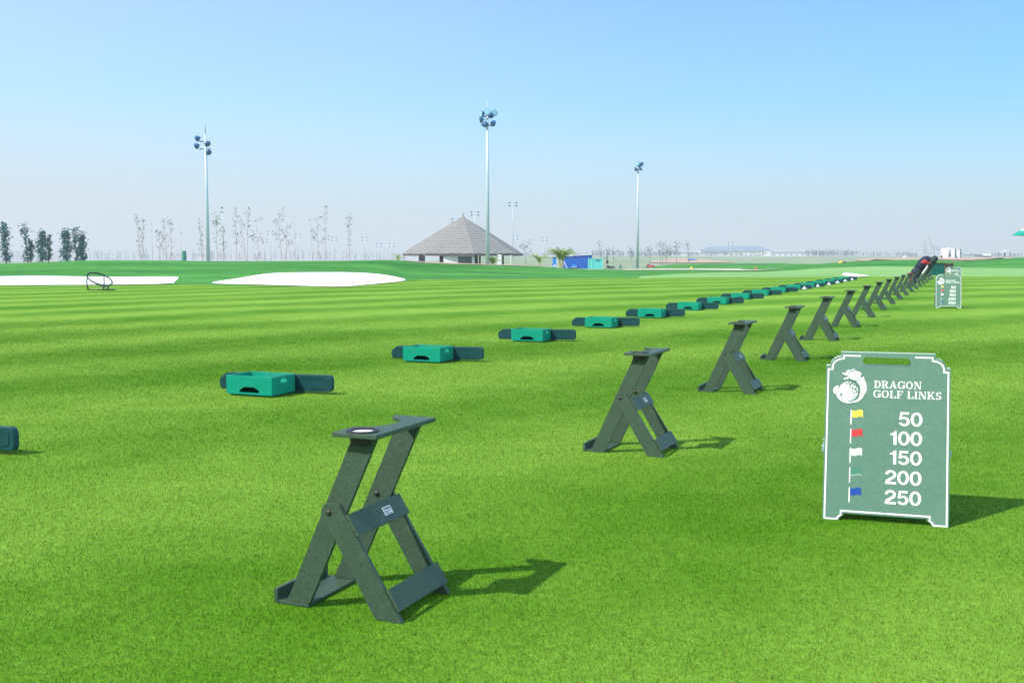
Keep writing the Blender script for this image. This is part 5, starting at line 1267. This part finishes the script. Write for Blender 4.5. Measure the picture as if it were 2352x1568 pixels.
# parasol whose corner shows at the right edge
Yp = 40.0; sp_ = Yp / 2458; cx_ = (2322 - CX) * sp_ + 1.62; p = Vector((cx_, Yp, 0)); p.z = hgt(cx_, Yp)
t = thing('parasol', 'green parasol with a white stripe, only its tip in view at the right edge', 'parasol', p)
zt = zpx(Yp, 540.5) - p.z
b = MB(); n = 4; v = []; f = []
ring = [(1.0, 0.0), (0.82, 0.175), (0.7, .275), (0.35, .60), (0.02, .86)]
for r_, dz in ring:
    for i in range(4):
        a = math.pi / 2 * i + math.pi; v.append((1.62 * r_ * math.cos(a), 1.62 * r_ * math.sin(a), zt + dz))
for k in range(len(ring) - 1):
    for i in range(4): f.append((k * 4 + i, k * 4 + (i + 1) % 4, (k + 1) * 4 + (i + 1) % 4, (k + 1) * 4 + i))
bb = MB(); bb.add(v, [q for i, q in enumerate(f) if i // 4 != 1], M['canopy']); bb.add(v, [q for i, q in enumerate(f) if i // 4 == 1], M['white'])
o = bb.build('canopy', t); so = o.modifiers.new('cloth', 'SOLIDIFY'); so.thickness = .012
b = MB(); b.tube([(0, 0, 0), (0, 0, zt + .85)], .03, M['darkwood'], 10); b.build('pole', t)
b = MB(); b.lathe([(.30, 0), (.30, .06), (.1, .10), (.05, .35)], M['iron'], 18); b.build('base', t)
for i in range(4):
    a = math.pi / 2 * i + math.pi; b = MB(); b.tube([(1.58 * math.cos(a), 1.58 * math.sin(a), zt - .005), (0, 0, zt + .80)], .014, M['darkwood'], 6); b.build('rib', t)

# ------------------------------------------------------------------ people (small, far)
def skin_figure(name, joints, edges, radii, m, parent=None):
    me = bpy.data.meshes.new(name); me.from_pydata(joints, edges, []); me.update(); me.materials.append(m)
    o = bpy.data.objects.new(name, me); COL.objects.link(o)
    if parent: o.parent = parent
    sk = o.modifiers.new('skin', 'SKIN'); 
    lay = me.skin_vertices[0] if me.skin_vertices else None
    if lay is None:
        bm = bmesh.new(); bm.from_mesh(me); bm.verts.layers.skin.verify(); bm.to_mesh(me); bm.free(); lay = me.skin_vertices[0]
    for i, r_ in enumerate(radii): lay.data[i].radius = (r_, r_ * .85)
    lay.data[0].use_root = True
    ss = o.modifiers.new('sub', 'SUBSURF'); ss.levels = 1; ss.render_levels = 2
    return o
def person_stand():
    Y = 250.0; p = at(2163, Y); z = zpx(Y, 581) - 1.70
    t = thing('person', 'person in a white shirt and navy trousers standing left of the white booth', 'person', Vector((p.x, p.y, z)), R(20))
    J = [(0, 0, .95), (0, 0, 1.15), (0, 0, 1.38), (0, .01, 1.50), (0, 0, 1.58), (-.19, 0, 1.40), (-.25, .03, 1.13), (-.24, -.06, .90), (.19, 0, 1.40), (.25, .03, 1.13), (.24, -.06, .90), (-.09, 0, .88), (-.11, -.02, .48), (-.12, .02, .06), (-.13, -.16, .03), (.09, 0, .88), (.12, .01, .48), (.13, .04, .06), (.14, -.14, .03), (0, -.01, 1.70)]
    E = [(0, 1), (1, 2), (2, 3), (3, 4), (4, 19), (2, 5), (5, 6), (6, 7), (2, 8), (8, 9), (9, 10), (0, 11), (11, 12), (12, 13), (13, 14), (0, 15), (15, 16), (16, 17), (17, 18)]
    Rd = [.15, .14, .17, .06, .095, .075, .05, .035, .075, .05, .035, .10, .065, .045, .04, .10, .065, .045, .04, .085]
    skin_figure('body', J, E, Rd, M['skin'], t)
    skin_figure('shirt', [(0, 0, .98), (0, 0, 1.16), (0, 0, 1.38), (0, .01, 1.45), (-.20, 0, 1.40), (-.25, .03, 1.16), (.20, 0, 1.40), (.25, .03, 1.16)], [(0, 1), (1, 2), (2, 3), (2, 4), (4, 5), (2, 6), (6, 7)], [.18, .17, .195, .08, .10, .085, .10, .085], M['whitecloth'], t)
    skin_figure('trousers', [(0, 0, .95), (-.09, 0, .86), (-.115, -.02, .48), (-.12, .02, .10), (.09, 0, .86), (.12, .01, .48), (.13, .04, .10)], [(0, 1), (1, 2), (2, 3), (0, 4), (4, 5), (5, 6)], [.18, .125, .09, .075, .125, .09, .075], M['navy'], t)
    b = MB(); b.ball((0, .015, 1.665), .118, M['hair'], 10, (1, 1.1, .9)); b.build('hair', t, smooth=True)
person_stand()
def person_bend():
    Y = 121.0; p = at(1933, Y)
    t = thing('person', 'person in a yellow top and dark trousers bending over on the far bank', 'person', p + Vector((0, 0, -0.02)), 0)
    s = Y / 2458
    def Wp(u, y, dy=0): return ((u - 1933) * s, dy, zpx(Y, y) - p.z)
    hip = Wp(1938.5, 601.5); 
    kneeL = (hip[0] + .20, -.12, .16); kneeR = (hip[0] + .10, .14, .16)
    J = [hip, Wp(1933.5, 601.8), Wp(1929.5, 603), Wp(1928, 604.5), Wp(1927, 606.0), Wp(1926.4, 607.4), (hip[0], -.11, hip[2] - .06), (hip[0] - .13, -.13, .09), (hip[0] + .25, -.13, .05), (hip[0], .11, hip[2] - .06), (hip[0] - .05, .14, .08), (hip[0] + .33, .14, .05), Wp(1929, 603.4, -.18), Wp(1926.5, 605.5, -.22), Wp(1923.5, 606.5, -.16), Wp(1929, 603.4, .18), Wp(1926, 605.5, .22), Wp(1923, 606.5, .16)]
    E = [(0, 1), (1, 2), (2, 3), (3, 4), (4, 5), (0, 6), (6, 7), (7, 8), (0, 9), (9, 10), (10, 11), (2, 12), (12, 13), (13, 14), (2, 15), (15, 16), (16, 17)]
    Rd = [.15, .15, .16, .06, .09, .09, .10, .07, .04, .10, .07, .04, .07, .05, .035, .07, .05, .035]
    skin_figure('body', J, E, Rd, M['skin'], t)
    skin_figure('shirt', [Wp(1937.5, 602), Wp(1933.5, 601.8), Wp(1929.5, 603), Wp(1928.6, 603.9), Wp(1929, 603.4, -.19), Wp(1927, 605, -.22), Wp(1929, 603.4, .19), Wp(1926.8, 605, .22)], [(0, 1), (1, 2), (2, 3), (2, 4), (4, 5), (2, 6), (6, 7)], [.17, .175, .185, .09, .095, .08, .095, .08], M['yellowcloth'], t)
    skin_figure('trousers', [hip, J[6], J[7], (hip[0] + .2, -.13, .06), J[9], J[10], (hip[0] + .26, .14, .06)], [(0, 1), (1, 2), (2, 3), (0, 4), (4, 5), (5, 6)], [.19, .13, .10, .07, .13, .10, .07], M['greyblue'], t)
    b = MB(); b.ball(Wp(1926.5, 606.9), .115, M['hair'], 10); b.build('hair', t, smooth=True)
person_bend()

# ------------------------------------------------------------------ haze
HAZE = 0.0004
b = MB(); b.box((0, 1450, 23.5), (19000, 3300, 77), None); b.mats = []
hz = bpy.data.meshes.new('haze'); hz.from_pydata([tuple(q) for q in b.v], [], b.f); hz.update()
ho = bpy.data.objects.new('haze', hz); COL.objects.link(ho); tag(ho, 'pale blue haze over the whole ground', 'haze', kind='stuff')
hm = bpy.data.materials.new('haze'); hm.use_nodes = True; ht = hm.node_tree
for q in list(ht.nodes):
    if q.type != 'OUTPUT_MATERIAL': ht.nodes.remove(q)
pv = ht.nodes.new('ShaderNodeVolumePrincipled'); pv.inputs['Color'].default_value = (1.0, 0.99, 0.97, 1); pv.inputs['Density'].default_value = HAZE; pv.inputs['Anisotropy'].default_value = 0.08
ht.links.new(pv.outputs[0], [q for q in ht.nodes if q.type == 'OUTPUT_MATERIAL'][0].inputs['Volume'])
hz.materials.append(hm)
